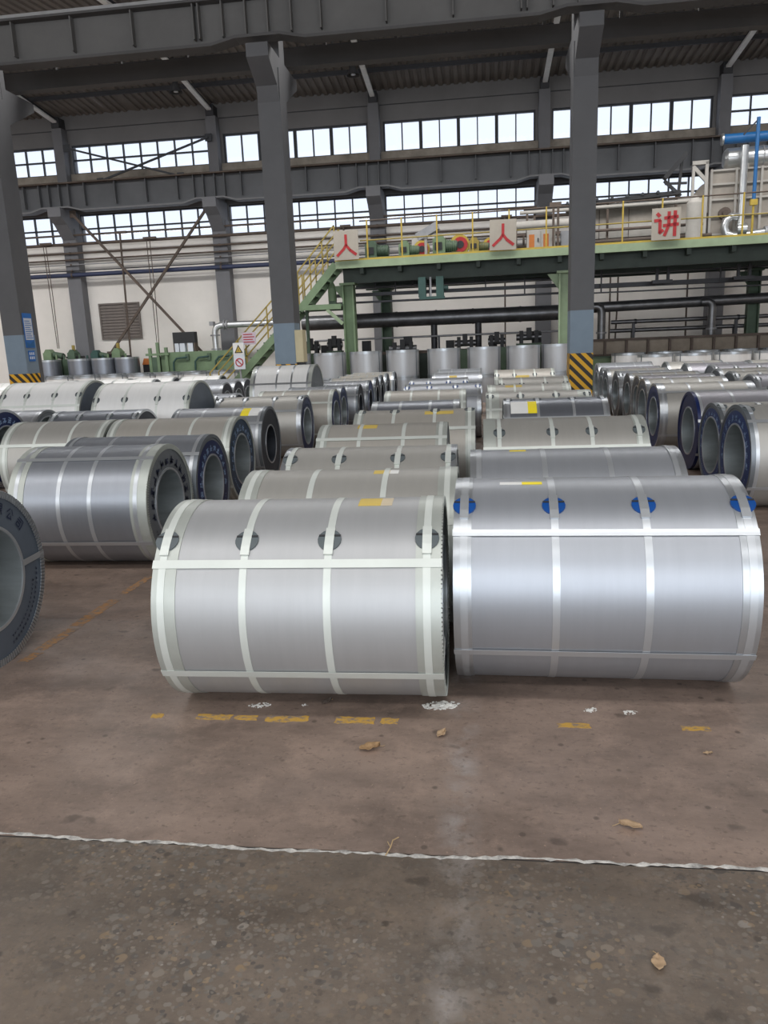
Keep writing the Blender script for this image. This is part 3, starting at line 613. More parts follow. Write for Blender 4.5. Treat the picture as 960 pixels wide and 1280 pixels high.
for i, (x, y, bd) in enumerate(((2.52, 12.35, 'zinc_warm'), (2.62, 13.3, 'zinc_violet'), (2.64, 14.25, 'zinc_warm'), (2.60, 15.2, 'zinc_cool'), (2.56, 16.15, 'zinc_warm'), (2.62, 17.1, 'zinc_violet'), (2.68, 18.2, 'zinc_cool'))):
    coil('%s of the narrow spaced steel coils beside the striped column' % ('first', 'second', 'third', 'fourth', 'fifth', 'sixth', 'farthest')[i], x, x+1.2, y, .45 if i < 6 else .48, bd, G['R'], side=-1, cover='cover_grey', ink='ink_dim', ring='ring_steel', pads='pad_grey' if i % 2 else None, pad_a=30, bore=.62)
for i, (x, y, R, bd) in enumerate(((4.0, 11.0, .45, 'zinc_warm'), (4.05, 12.2, .46, 'zinc_violet'), (4.1, 13.3, .46, 'zinc_warm'), (4.2, 14.4, .46, 'zinc_warm'), (4.5, 15.8, .47, 'zinc_violet'), (5.9, 15.3, .60, 'zinc_violet'), (4.4, 17.3, .46, 'zinc_violet'), (4.3, 18.7, .46, 'zinc_warm'), (5.9, 18.0, .46, 'zinc_warm'))):
    coil(('warm grey coil behind the right row at the picture edge', 'violet grey coil second behind the right row', 'beige coil third behind the right row', 'beige coil fourth behind the right row', 'dark violet coil in the far right block', 'tall violet coil with pale spot at right edge', 'violet grey coil near the back of the far right block', 'beige coil closest to the upright coils at right', 'beige coil at far right in front of the upright coils')[i],
         x, x+1.25, y, R, bd, G['S'], side=-1, cover='cover_grey', pads='pad_grey' if i in (1, 2, 4) else None, pad_a=30)

# upright coils (bore facing up)
UM = {}
def upright(label, x, y, z, r, hgt, body, group):
    k = (r, hgt, body)
    if k not in UM:
        n = 48
        UM[k] = (MB().latheZ([(r, 0), (r, hgt), (r-.01, hgt), (r-.01, 0)], n).mesh('wrap', body, 30), MB().latheZ([(r-.01, hgt-.01), (r-.01, hgt-.004), (r*.55, hgt-.004), (r*.55, hgt-.01)], n).mesh('top_cover', 'ring_steel', 30),
                 MB().latheZ([(r+.004, hgt-.06), (r+.004, hgt+.004), (r-.04, hgt+.004), (r-.04, hgt), (r, hgt-.004), (r, hgt-.06)], n).mesh('edge_ring', 'ring_steel', 40),
                 MB().latheZ([(r*.55, 0), (r*.55, hgt), (r*.53, hgt), (r*.53, 0)], n).mesh('core_sleeve', 'cover_grey', 30),
                 MB().box(-.016, .016, -r-.005, -r-.001, .0, hgt+.006).box(-.016, .016, -r-.005, -r*.55, hgt+.003, hgt+.006).mesh('strap', 'ring_dark'),
                 MB().latheZ([(r+.004, .0), (r+.004, .05), (r, .05), (r, .0)], n).mesh('bottom_ring', 'ring_steel', 40))
    t = thing('upright_coil', label, 'coil', (x, y, z), 0, group)
    for nm, me in zip(('wrap', 'top_cover', 'edge_ring', 'core_sleeve'), UM[k]): part(nm, me, t)
    part('bottom_ring', UM[k][5], t)
    for a in (-60, 60, 180): part('strap', UM[k][4], t, (0, 0, 0), (0, 0, radians(a)))
ordn = ['first', 'second', 'third', 'fourth', 'fifth', 'sixth', 'seventh', 'eighth', 'ninth', 'tenth', 'eleventh', 'twelfth', 'thirteenth', 'fourteenth']
for i, x in enumerate((-4.95, -3.98, -3.0, -2.02, -.93, .12, 1.13, 2.03)):
    yy = 20.4 if i != 7 else 20.58
    for lv in (0, 1):
        upright('%s upright silver coil from the left of the %s tier under the green platform' % (ordn[i], ('lower', 'upper')[lv]), x, yy, .71*lv, .435, .70, 'zinc_pale', 'two tier upright coils under the platform')
for i in range(10): upright('%s upright pale coil from the left in the row before the cream wall' % ordn[i], -15.3+i*.95, 25.0, 0, .44, .95, 'zinc_white', 'upright coils before the cream wall')
for i in range(9): upright('%s upright pale coil from the left in the front row before the cream wall' % ordn[i], -14.8+i*.95, 24.05, 0, .44, .93, 'zinc_white', 'upright coils before the cream wall')
for i in range(8): upright('%s upright pale coil from the left in the right hand row before the brown trough' % ordn[i], 4.1+i*.98, 22.1, 0, .45, 1.08, 'zinc_white', 'upright coils before the trough')
for i in range(6): upright('%s upright pale coil from the left in the right hand front row before the trough' % ordn[i], 4.6+i*.98, 21.1, 0, .45, 1.04, 'zinc_white', 'upright coils before the trough')
for i, x in enumerate((-15.4, -14.2, -13.3, -12.42)):
    for lv in (0, 1): upright('%s tall upright coil of the %s tier beside the green machines' % (ordn[i], ('lower', 'upper')[lv]), x, 26.1, .75*lv, .42, .74, 'zinc_dark', 'two tier upright coils by the wall')
# ------------------------------------------------------------------ far wall fittings
def pipe_x(name, label, cat, x0, x1, y, z, r, m, clamps=(), cm='rust_brown', n=12):
    t = thing(name, label, cat, ((x0+x1)/2, y, z))
    h = (x1-x0)/2; MB().cyl((-h, 0, 0), (h, 0, 0), r, n).build('pipe_run', m, t, 40)
    for c in clamps:
        MB().cyl((c-(x0+x1)/2-.03, 0, 0), (c-(x0+x1)/2+.03, 0, 0), r+.015, n).build('clamp', cm, t, 40)
    return t
WPY = 27.40
colsv = farX[1:7]
for z, r, m, lab in ((5.88, .035, 'rust_brown', 'thin dark pipe crossing the lower windows on the far wall'), (5.57, .05, 'rust_brown', 'brown pipe just under the lower windows'), (5.26, .035, 'rust_brown', 'thin brown pipe third from the top along the cream wall'),
                     (5.03, .03, 'rust_brown', 'thin brown pipe fourth from the top along the cream wall'), (4.86, .018, 'pipe_grey', 'thin pale grey pipe along the cream wall'), (4.65, .02, 'pipe_black', 'thin black line just above the thick dark pipe'), (4.50, .075, 'pipe_navy', 'thick dark blue pipe along the cream wall')):
    pipe_x('wall_pipe', lab, 'pipe', -24, 9.5, WPY, z, r, m, colsv)
def rod(name, label, cat, p0, p1, w, m, group=None):
    c = Vector(p0); t = thing(name, label, cat, p0, 0, group); d = Vector(p1)-c
    MB().bar((0, 0, 0), d, w, w).build('angle_bar', m, t)
    for q in (Vector((0, 0, 0)), d): MB().box(q.x-.12, q.x+.12, q.y+.02, q.y+.05, q.z-.12, q.z+.12).build('gusset_plate', m, t)
    return t
rod('diagonal_brace', 'long dark brace running down to the right across the cream wall', 'brace', (-14.35, 27.1, 6.55), (-9.9, 27.1, 1.45), .08, 'rust_brown')
rod('diagonal_brace', 'long dark brace running down to the left across the cream wall', 'brace', (-9.44, 27.22, 6.45), (-13.6, 27.22, 1.6), .08, 'rust_brown')
rod('diagonal_brace', 'brace falling to the right across the upper windows at left', 'brace', (-14.4, 27.3, 8.78), (-10.3, 27.3, 7.6), .06, 'frame_dark')
rod('diagonal_brace', 'brace rising to the right across the upper windows at left', 'brace', (-13.3, 27.35, 7.62), (-9.2, 27.35, 8.79), .06, 'frame_dark')
t = thing('louvre_vent', 'brown slatted louvre vent in the cream wall', 'vent', (-13.35, 27.88, 2.82))
MB().box(-.8, .8, -.06, 0, -.66, -.6).box(-.8, .8, -.06, 0, .6, .66).box(-.8, -.74, -.06, 0, -.6, .6).box(.74, .8, -.06, 0, -.6, .6).box(.18, .24, -.055, 0, -.6, .6).build('vent_frame', 'louver', t)
MB().box(-.74, .74, -.01, 0, -.6, .6).build('backing', 'black', t)
sm = MB().add([(-.74, -.05, -.06), (.74, -.05, -.06), (.74, -.012, .05), (-.74, -.012, .05), (-.74, -.046, -.064), (.74, -.046, -.064), (.74, -.008, .046), (-.74, -.008, .046)], [(0, 1, 2, 3), (7, 6, 5, 4), (0, 4, 5, 1), (2, 6, 7, 3), (1, 5, 6, 2), (0, 3, 7, 4)]).mesh('slat', 'louver')
for k in range(11): part('slat', sm, t, (0, 0, -.53+k*.107))
def vert(name, label, x, z0, z1, dx, r, m, n=1, gap=.12):
    t = thing(name, label, 'cable' if n > 1 else 'pipe', (x, 27.25, 0))
    for k in range(n): MB().path([(k*gap, 0, z1), (k*gap+dx*.5, 0, (z0+z1)/2), (k*gap*.6+dx, 0, z0)], r, 6).build('cable' if n > 1 else 'pipe_run', m, t)
    MB().box(-.12, .12+gap*n, -.03, .05, z1-.03, z1+.05).build('bracket', 'rust_brown', t)
vert('hanging_cable', 'pair of hanging cables left of the louvre vent', -15.7, 1.9, 5.6, .05, .014, 'rust_brown', 2, .1)
vert('vertical_conduit', 'dark vertical pipe beside the louvre vent', -12.72, .0, 5.85, -.12, .035, 'rust_brown')
vert('hanging_cable', 'pair of hanging cables in front of the crossed braces', -11.75, 1.8, 5.6, .0, .014, 'rust_brown', 2, .12)
vert('vertical_conduit', 'thin vertical pipe behind the middle column', -4.6, 0, 5.6, 0, .03, 'rust_brown')
vert('vertical_conduit', 'thin vertical pipe at right of the hanging teal frame', .9, 0, 5.6, 0, .03, 'rust_brown')
vert('vertical_conduit', 'twin vertical pipes right of the striped column', 4.4, 0, 5.5, 0, .03, 'rust_brown', 2, .25)
vert('vertical_conduit', 'thin vertical pipe on the wall right of the twin pipes', 6.9, 0, 5.5, 0, .03, 'rust_brown')

# machines along the cream wall
def pump(label, x, y, z, s, m, style):
    """a small green drive unit on a plinth: plinth, gear case, motor, brackets"""
    t = thing('drive_unit', label, 'machine', (x, y, 0), 0, 'green drive units by the wall')
    MB().box(-.45*s, .45*s, -.3, .3, 0, z).build('plinth', 'green_dark', t)
    MB().box(-.25*s, .1*s, -.2, .2, z, z+.28*s).prism([(-.25*s, z+.28*s), (.1*s, z+.28*s), (-.02*s, z+.42*s), (-.15*s, z+.42*s)], 'y', -.15, .15).build('gear_case', m, t)
    if style == 0:
        mo = MB().cyl((.1*s, 0, z+.2*s), (.5*s, 0, z+.12*s), .13*s, 14).build('motor', 'green_dark', t, 40)
        MB().cyl((.5*s, 0, z+.12*s), (.55*s, 0, z+.11*s), .1*s, 12).build('fan_cover', 'black', mo, 40)
    else:
        MB().cyl((-.05*s, 0, z+.3*s), (-.05*s, 0, z+.62*s), .07*s, 12).build('upright_post', 'yellow_dull', t, 40)
        MB().box(-.4*s, .4*s, -.1, .1, z+.02, z+.12*s).build('cross_rail', 'black', t)
    for k in (-.4, .35): MB().box(k*s-.03, k*s+.03, -.25, -.2, z, z+.2*s).build('bracket', m, t)
pump('green drive unit with motor at the left end of the wall machines', -15.75, 26.95, 1.5, .9, 'green', 0)
pump('green and yellow post unit second from the left at the wall', -14.85, 27.0, 1.5, .8, 'green_dark', 1)
pump('teal drive unit third from the left at the wall', -13.92, 26.95, 1.45, .8, 'teal', 0)
pump('yellow green post unit at the foot of the crossed braces', -13.1, 27.0, 1.45, .9, 'green', 1)
t = thing('process_machine', 'long green machine with curved hoses in front of the cream wall', 'machine', (-9.9, 26.3, 0))
MB().box(-1.35, 1.6, 0, .7, 0, 1.6).build('housing', 'green', t)
MB().box(-1.75, -1.35, -.1, .6, 0, 1.45).build('end_block', 'green_dark', t)
for k in (-1.7, -1.4, -1.1): MB().box(k-.05, k+.05, -.12, -.02, .8, 1.95-abs(k+1.4)*.6).build('upright', 'green', t)
MB().box(-1.85, -1.0, -.14, -.04, 1.5, 1.58).build('cross_rail', 'green', t)
for k in (-.55, .25, 1.0):
    MB().path([(k-.32, -.08, .95), (k-.3, -.1, 1.25), (k-.18, -.1, 1.38), (k+.1, -.1, 1.4), (k+.2, -.06, 1.42)], .035, 8).build('hose', 'teal', t, 60)
    MB().box(k+.14, k+.26, -.08, 0, 1.3, 1.52).build('hose_port', 'green_dark', t)
hd = thing('control_hood', 'black control hood with white panels on the green machine', 'cabinet', (-10.4, 26.6, 1.6))
MB().box(-.4, .4, -.15, .15, .3, .68).build('hood', 'black', hd)
for k in (-.3, -.08, .22): MB().box(k-.09, k+.09, -.14, .1, 0, .3).build('white_panel', 'sign_white', hd)
MB().box(-.4, -.36, -.15, .15, 0, .3).box(.36, .4, -.15, .15, 0, .3).build('side_plate', 'rust_brown', hd)
t = thing('elbow_pipe', 'silver pipe with flanged elbow rising from the green machine', 'pipe', (-9.3, 26.65, 1.6))
MB().path([(0, 0, 0), (0, 0, .6), (.03, 0, .72), (.1, 0, .82), (.22, 0, .86), (.5, 0, .87), (2.4, 0, .87)], .115, 14).build('pipe_run', 'pipe_silver', t, 50)
for z in (.02, .5): MB().cyl((0, 0, z), (0, 0, z+.05), .17, 14).build('flange', 'pipe_grey', t, 40)
for x in (.35, .45): MB().cyl((x, 0, .87), (x+.05, 0, .87), .17, 14).build('flange', 'pipe_grey', t, 40)
MB().box(-.14, .0, -.12, .12, .86, 1.0).build('valve_block', 'pipe_grey', t)
t = thing('orange_guard', 'small orange guard box beside the green machine', 'guard', (-11.78, 26.75, 0))
MB().box(-.28, .05, -.2, .2, 0, 1.2).build('stand', 'black', t); MB().prism([(-.28, 1.2), (.05, 1.2), (.03, 1.38), (-.2, 1.42)], 'y', -.25, .15).build('cover', 'orange', t)

# ------------------------------------------------------------------ green platform with its machines
PO = Vector((-3.85, 21.2, 0)); PR = radians(-4)
def PL(x, y, z=0): return (PO.x+x*cos(PR)-y*sin(PR), PO.y+x*sin(PR)+y*cos(PR), z)
def pthing(name, label, cat, x, y, z, group=None): return thing(name, label, cat, PL(x, y, z), -4, group)
PT = 3.82
t = pthing('work_platform', 'long raised green steel platform across the back of the hall', 'platform', 0, 0, 0)
MB().box(0, 16, 0, .1, PT-.19, PT).build('front_beam', 'green_pale', t)
MB().box(0, 16, .1, 3.6, PT-.06, PT).build('deck_plate', 'green_black', t)
MB().box(0, .1, .1, 3.6, PT-.19, PT-.06).build('end_beam', 'green_pale', t)
for y in (.5, 2.0, 3.4): MB().box(.1, 16, y-.08, y+.08, PT-.56, PT-.06).build('girder', 'green_black', t)
jm = MB().box(-.05, .05, .1, 3.6, PT-.34, PT-.06).mesh('joist', 'green_black')
for k in range(15): part('joist', jm, t, (.7+k*1.05, 0, 0))
def post(x, y, mm, label, w=.32):
    p = MB().box(x-w/2, x-w/2+.04, y-.15, y+.15, 0, PT-.56).box(x+w/2-.04, x+w/2, y-.15, y+.15, 0, PT-.56).box(x-w/2, x+w/2, y-.02, y+.02, 0, PT-.56).build('post', mm, t); p['label'] = label
    MB().box(x-w/2-.06, x+w/2+.06, y-.2, y+.2, PT-.6, PT-.54).build('cap_plate', mm, p)
    MB().prism([(x-w/2-.3, PT-.6), (x-w/2, PT-.6), (x-w/2, PT-1.0)], 'y', y-.015, y+.015).build('gusset', mm, p)
post(.22, .5, 'green', 'pale green front post'); post(6.1, .5, 'green_pale', 'pale green front post'); post(11.5, 3.4, 'green_dark', 'dark green post')
post(.75, 3.3, 'green_dark', 'dark rear post'); post(6.4, 3.3, 'green_dark', 'dark rear post'); post(14.5, .5, 'green', 'green front post')
# railing
t = pthing('guard_rail', 'yellow guard rail along the front edge of the green platform', 'railing', 0, .06, PT)
pmesh = MB().box(-.018, .018, -.018, .018, 0, 1.02).mesh('rail_post', 'yellow')
k = .9
while k < 13: part('rail_post', pmesh, t, (k, 0, 0)); k += .94
for z in (.5, 1.0): MB().cyl((.7, 0, z), (13, 0, z), .018, 8).build('rail', 'rust_brown' if z > .8 else 'yellow_dull', t, 40)
MB().box(0, 16, -.03, -.01, .0, .05).build('toe_board', 'yellow', t)
# boards with red characters
def board(label, x, strokes, tilt=0):
    b = pthing('sign_board', label, 'sign', x, -.06, PT+.02, 'boards with red characters'); b.rotation_euler = (0, radians(tilt), radians(-4))
    MB().box(-.34, .34, -.02, .0, 0, .75).build('panel', 'board', b)
    m = MB()
    for u0, v0, u1, v1, w in strokes:
        p0 = Vector((u0*.62, -.024, .375+v0*.68)); p1 = Vector((u1*.62, -.024, .375+v1*.68)); m.bar(p0, p1, .006, w, (0, 0, 1)) if abs(p1.x-p0.x) > abs(p1.z-p0.z)*.05 else m.box(p0.x-w/2, p0.x+w/2, -.027, -.021, min(p0.z, p1.z), max(p0.z, p1.z))
    o = m.build('character', 'red', b); o['kind'] = 'stuff'
REN = [(0, .4, 0, -.02, .07), (.01, .02, -.12, -.16, .07), (-.11, -.14, -.42, -.40, .07), (0, .0, .18, -.2, .07), (.16, -.18, .45, -.38, .075)]
board('beige board with a red character at the left end of the platform', .34, REN)
board('beige board with a red character in the middle of the platform', 4.5, REN, 1)
JIANG = [(-.36, .38, -.24, .26, .08), (-.46, .12, -.2, .14, .075), (-.23, .14, -.25, -.32, .075), (-.26, -.32, -.1, -.2, .07), (-.08, .2, .46, .23, .075), (-.12, -.06, .48, -.03, .075), (.1, .42, .08, -.1, .075), (.08, -.1, -.06, -.42, .075), (.33, .44, .33, -.44, .08)]
board('beige board with a dense red character right of the striped column', 8.5, JIANG, 0)
# drive machines on the deck
def drive(label, x, y, wheel, s=1.0, body='green'):
    t = pthing('drive_machine', label, 'machine', x, y, PT, 'drive machines on the platform')
    MB().box(-.4*s, .4*s, -.25, .25, 0, .12).build('base', 'green_dark', t)
    MB().box(-.36*s, -.02*s, -.2, .2, .12, .5*s).build('gearbox', body, t)
    MB().prism([(-.32*s, .5*s), (-.06*s, .5*s), (-.1*s, .6*s), (-.28*s, .6*s)], 'y', -.16, .16).build('gearbox_cover', body, t)
    mo = MB().cyl((-.02*s, 0, .3*s), (.3*s, 0, .3*s), .15*s, 14).build('motor', 'green_dark', t, 40)
    for q in range(5): MB().cyl((.02*s+q*.055*s, 0, .3*s), (.035*s+q*.055*s, 0, .3*s), .175*s, 14).build('cooling_fin', body, mo, 40)
    MB().box(-.3*s, -.1*s, -.225, -.2, .2, .4*s).build('access_plate', 'black', t)
    if wheel:
        w = MB().cyl((.36*s, -.05, .32*s), (.36*s, .05, .32*s), .27*s, 20).build('wheel_guard', 'yellow', t, 40)
        MB().cyl((.38*s, -.075, .32*s), (.38*s, -.05, .32*s), .2*s, 20).build('wheel_disc', 'red', w, 40)
        MB().cyl((.38*s, -.09, .32*s), (.38*s, -.075, .32*s), .1*s, 16).build('wheel_hub', 'black', w, 40)
drive('green geared motor next to the left red character board', 1.05, .8, False, .95, 'green_dark')
drive('green geared motor with red wheel, second from the left board', 1.95, .85, True, .85)
drive('green geared motor with red and yellow wheel left of the middle board', 2.95, .8, True, 1.0)
drive('small yellow geared drive just left of the middle board', 3.85, .9, True, .8, 'yellow_dull')
t = pthing('duct_branch', 'grey inclined duct above the drive machines', 'duct', 2.2, 2.2, PT)
MB().bar((-.25, 0, .75), (.35, 0, 1.05), .3, .22).build('duct_body', 'pipe_grey', t); MB().box(-.4, -.2, -.15, .15, 0, .75).build('duct_leg', 'furnace_pale', t)
t = pthing('deck_pipe', 'pink grey standpipe between the drive machines', 'pipe', 2.42, .5, PT)
MB().cyl((0, 0, 0), (0, 0, .5), .04, 10).build('pipe_run', 'furnace_pale', t, 40); MB().cyl((0, 0, .5), (0, 0, .56), .06, 10).build('flange', 'pipe_grey', t, 40)
# cabinets and panels right of the middle board
def cabinet(label, x, y, w, h, d, m, doors=1, z=PT, stripes=None):
    t = pthing('equipment_cabinet', label, 'cabinet', x, y, z, 'cabinets on the platform')
    MB().box(0, w, 0, d, 0, h).build('body', m, t)
    for k in range(doors):
        dd = MB().box(w*k/doors+.02, w*(k+1)/doors-.02, -.02, 0, .05, h-.05).build('door', m, t)
        MB().box(w*(k+1)/doors-.09, w*(k+1)/doors-.06, -.045, -.02, h*.45, h*.6).build('handle', 'black', dd)
        if stripes: MB().box(w*k/doors+.06, w*k/doors+.2, -.026, -.02, .1, h-.15).build('warning_label', stripes, dd)
cabinet('pale cabinet with orange label right of the middle board', 5.1, .9, .75, .62, .5, 'furnace_pale', 2, PT, 'orange')
cabinet('grey cabinet beside the striped column on the platform', 6.0, 1.2, .45, .55, .4, 'pipe_grey')
t = pthing('rusty_frame', 'rusty brown upright frame behind the guard rail left of the striped column', 'frame', 5.85, .6, PT)
MB().box(-.09, -.03, 0, .1, 0, 1.15).build('upright', 'rust_brown', t); MB().box(.03, .09, 0, .1, 0, 1.15).build('upright', 'rust_brown', t); MB().box(-.16, .14, -.02, .12, 1.1, 1.2).build('head_plate', 'rust_brown', t)
for i, (x, l, zz, r, m) in enumerate(((4.6, 2.0, .82, .12, 'furnace_pale'), (4.9, 4.8, 1.18, .05, 'furnace_pale'), (4.8, 5.2, .30, .05, 'rust_brown'), (4.8, 5.0, .62, .04, 'furnace_dark'))):
    t = pthing('deck_pipe', ('thick pale pipe lying above the cabinets', 'long pale pipe under the dark conveyor', 'brown pipe low behind the guard rail', 'dark pipe midway behind the guard rail')[i], 'pipe', x, 1.7+i*.16, PT)
    MB().cyl((0, 0, zz), (l, 0, zz), r, 12).build('pipe_run', m, t, 40)
    for q in (.2, l-.2): MB().box(q-.03, q+.03, -.03, .03, 0, zz).build('support', 'rust_brown', t)
t = pthing('oven_casing', 'long beige panelled oven casing behind the guard rail', 'oven', 6.3, 2.6, PT)
for k in range(4):
    for j in range(3):
        MB().box(k*.8+.01, k*.8+.79, -.03, 0, .05+j*.4, .42+j*.4).build('panel', ('furnace', 'furnace_pale', 'furnace')[j], t)
MB().box(0, 3.2, 0, .9, 0, 1.28).build('casing', 'furnace_dark', t)
MB().box(-.1, 3.25, -.08, .9, 1.28, 1.36).build('top_trim', 'furnace_pale', t)
t = pthing('dark_conveyor', 'dark roller conveyor bed above the oven casing', 'conveyor', 5.0, 2.3, PT)
MB().bar((0, 0, 1.28), (4.2, 0, 1.475), .25, .1).build('bed', 'black', t)
for q in range(10): MB().cyl((.4+q*.4, -.16, 1.36+q*.4*.047), (.4+q*.4, .16, 1.36+q*.4*.047), .04, 8).build('roller', 'frame_dark', t, 40)
for q in (.3, 2.3, 4.1): MB().box(q-.03, q+.03, -.03, .03, 0, 1.25+q*.046).build('leg', 'rust_brown', t)
# furnace block at far right
FX = 9.78
t = pthing('furnace', 'tall beige ribbed furnace casing on the right end of the platform', 'furnace', FX, 3.0, PT)
MB().box(.3, 4.2, 0, .5, 0, 2.1).build('casing', 'furnace', t)
for z in (.38, .85, 1.3, 1.7, 2.06): MB().box(.3, 4.2, -.07, 0, z, z+.05).build('rib', 'furnace_pale', t)
for x in (.3, .95, 1.6, 2.25, 2.9): MB().box(x, x+.06, -.09, 0, 0, 2.12).build('upright_rib', 'furnace_pale', t)
d = MB().cyl((.72, -.12, .95), (.72, 0, .95), .16, 16).build('burner_port', 'furnace_dark', t, 40); MB().cyl((.72, -.2, .95), (.72, -.12, .95), .08, 12).build('port_nozzle', 'rust_brown', d, 40)
MB().prism([(.3, 1.0), (.3, 1.85), (.1, 1.75), (-.1, 1.5), (-.18, 1.2)], 'y', .02, .4).build('curved_hood', 'furnace', t)
t = pthing('support_frame', 'pale angled steel frame beside the furnace', 'frame', FX-.1, 2.7, PT)
MB().box(.22, .3, 0, .1, 0, 2.3).build('upright', 'furnace_pale', t); MB().box(-.12, -.05, 0, .1, .2, 2.2).build('upright', 'furnace_pale', t)
MB().box(-.12, .3, 0, .1, 2.23, 2.33).build('head_beam', 'furnace_pale', t); MB().bar((-.1, .05, 2.2), (.26, .05, 1.8), .09, .09).build('knee_brace', 'furnace_pale', t)
t = pthing('inclined_conveyor', 'black inclined conveyor leaning on the pale frame', 'conveyor', FX-.95, 2.7, PT)
MB().bar((0, 0, 1.93), (.55, 0, 2.53), .3, .12).build('bed', 'black', t); MB().bar((.0, 0, 1.88), (.45, 0, 1.45), .08, .08).build('strut', 'black', t)
MB().bar((.45, 0, 2.4), (.35, 0, 1.1), .07, .07).build('leg', 'black', t); MB().bar((.02, 0, 1.8), (.6, 0, 1.78), .06, .06).build('tie', 'black', t)
t = pthing('round_vessel', 'small pale round vessel below the inclined conveyor', 'vessel', FX-.3, 1.75, PT)
MB().cyl((0, 0, .0), (0, 0, 1.1), .2, 16).build('shell', 'furnace_pale', t, 40); MB().cyl((0, 0, 1.1), (0, 0, 1.28), .2, 16, .07).build('cone_top', 'furnace_pale', t, 40)
t = pthing('silver_tank', 'horizontal silver tank on top of the furnace', 'tank', FX+.75, 3.2, PT+2.1)
MB().cyl((0, 0, .3), (4, 0, .3), .28, 24).build('shell', 'pipe_silver', t, 40); MB().cyl((-.08, 0, .3), (0, 0, .3), .2, 24, .28).build('end_dome', 'pipe_silver', t, 40)
for q in (.5, 1.6): MB().box(q-.05, q+.05, -.2, .2, -.02, .14).build('saddle', 'furnace_pale', t)
MB().cyl((.9, 0, .3), (.93, 0, .3), .295, 24).build('band', 'pipe_grey', t, 40)
t = pthing('blue_pipe', 'thick blue pipe above the silver tank', 'pipe', FX+.6, 3.1, PT+2.9)
MB().cyl((0, 0, 0), (4, 0, 0), .13, 18).build('pipe_run', 'blue_paint', t, 40); MB().cyl((-.03, 0, 0), (.02, 0, 0), .16, 18).build('end_flange', 'pipe_silver', t, 40)
t = pthing('blue_pole', 'slim blue upright pole in front of the silver tank', 'pole', FX+1.35, 2.5, PT)
MB().cyl((0, 0, 1.15), (0, 0, 3.25), .05, 12).build('pole', 'blue_paint', t, 40); MB().bar((0, 0, 3.2), (-.35, 0, 2.85), .04, .04).build('stay', 'black', t)
MB().box(-.09, .09, -.06, .06, 1.05, 1.2).build('pole_clamp', 'yellow', t); MB().cyl((0, 0, 0), (0, 0, 1.2), .03, 10).build('stub', 'yellow', t, 40)
t = pthing('silver_stack', 'upright silver pipe with elbow in front of the furnace', 'pipe', FX+1.1, 2.7, PT)
MB().cyl((0, 0, .5), (0, 0, 2.62), .1, 16).build('pipe_run', 'pipe_silver', t, 40)
MB().path([(-.35, 0, .35), (-.42, 0, .55), (-.38, 0, .72), (-.25, 0, .82), (-.1, 0, .8)], .11, 12).build('elbow', 'pipe_silver', t, 50)
MB().path([(-.35, -.05, .35), (-.2, -.08, .28), (.1, -.08, .3), (1.6, -.08, .42)], .12, 12).build('branch', 'pipe_silver', t, 50)
MB().cyl((-.12, -.1, .45), (.12, -.1, .45), .16, 14).build('valve', 'pipe_silver', t, 40); MB().cyl((.6, -.08, .34), (.68, -.08, .345), .17, 14).build('flange', 'pipe_grey', t, 40)
# stairs at the left end
def flight(name, label, x0, z0, x1, z1, y0, y1, n, mm):
    t = thing(name, label, 'stairs', (x0, y0, 0)); dx = x1-x0; w = y1-y0
    for yy in (0, w): MB().bar((0, yy, z0-.06), (dx, yy, z1-.06), .05, .2).build('stringer', mm, t)
    tr = MB().box(-.13, .13, .03, w-.03, -.02, .02).mesh('tread', 'green_dark')
    for k in range(n): part('tread', tr, t, (dx*(k+.5)/n, 0, z0+(z1-z0)*(k+.5)/n))
    for yy in (0, w):
        for hh in (.5, .95): MB().bar((0, yy, z0+hh), (dx, yy, z1+hh), .035, .035).build('hand_rail', 'yellow_dull', t)
        for k in range(4): MB().bar((dx*k/3, yy, z0+(z1-z0)*k/3), (dx*k/3, yy, z0+(z1-z0)*k/3+.95), .035, .035).build('baluster', 'yellow_dull', t)
flight('stair_flight', 'upper green stair flight with yellow rails at the left end of the platform', -4.95, 2.66, -3.87, 3.82, 21.35, 22.1, 6, 'green')
flight('stair_flight', 'lower green stair flight with yellow rails behind the middle column', -7.7, 0.02, -5.0, 2.66, 21.35, 22.1, 13, 'green')
t = thing('stair_landing', 'green stair landing with knee brace beside the first platform post', 'landing', (-4.9, 21.3, 0))
MB().box(0, 1.12, 0, .1, 2.58, 2.72).build('edge_beam', 'green', t); MB().box(0, 1.15, .1, .85, 2.66, 2.72).build('landing_plate', 'green_dark', t); MB().box(0, 1.15, .85, .95, 2.58, 2.72).build('edge_beam', 'green_dark', t)
MB().bar((.72, .05, 2.58), (1.15, .05, 2.18), .09, .09).build('knee_brace', 'green_pale', t); MB().box(.02, .1, .4, .5, 0, 2.6).build('prop', 'green_dark', t)
t = thing('gear_unit', 'green gear unit under the upper stair flight', 'machine', (-4.08, 21.75, 2.72))
MB().cyl((0, 0, .1), (0, 0, .45), .12, 12).build('casing', 'green', t, 40); MB().cyl((0, 0, .45), (0, 0, .62), .12, 12, .04).build('cone', 'green', t, 40); MB().box(-.1, .1, -.08, .08, 0, .1).build('foot', 'green_dark', t)
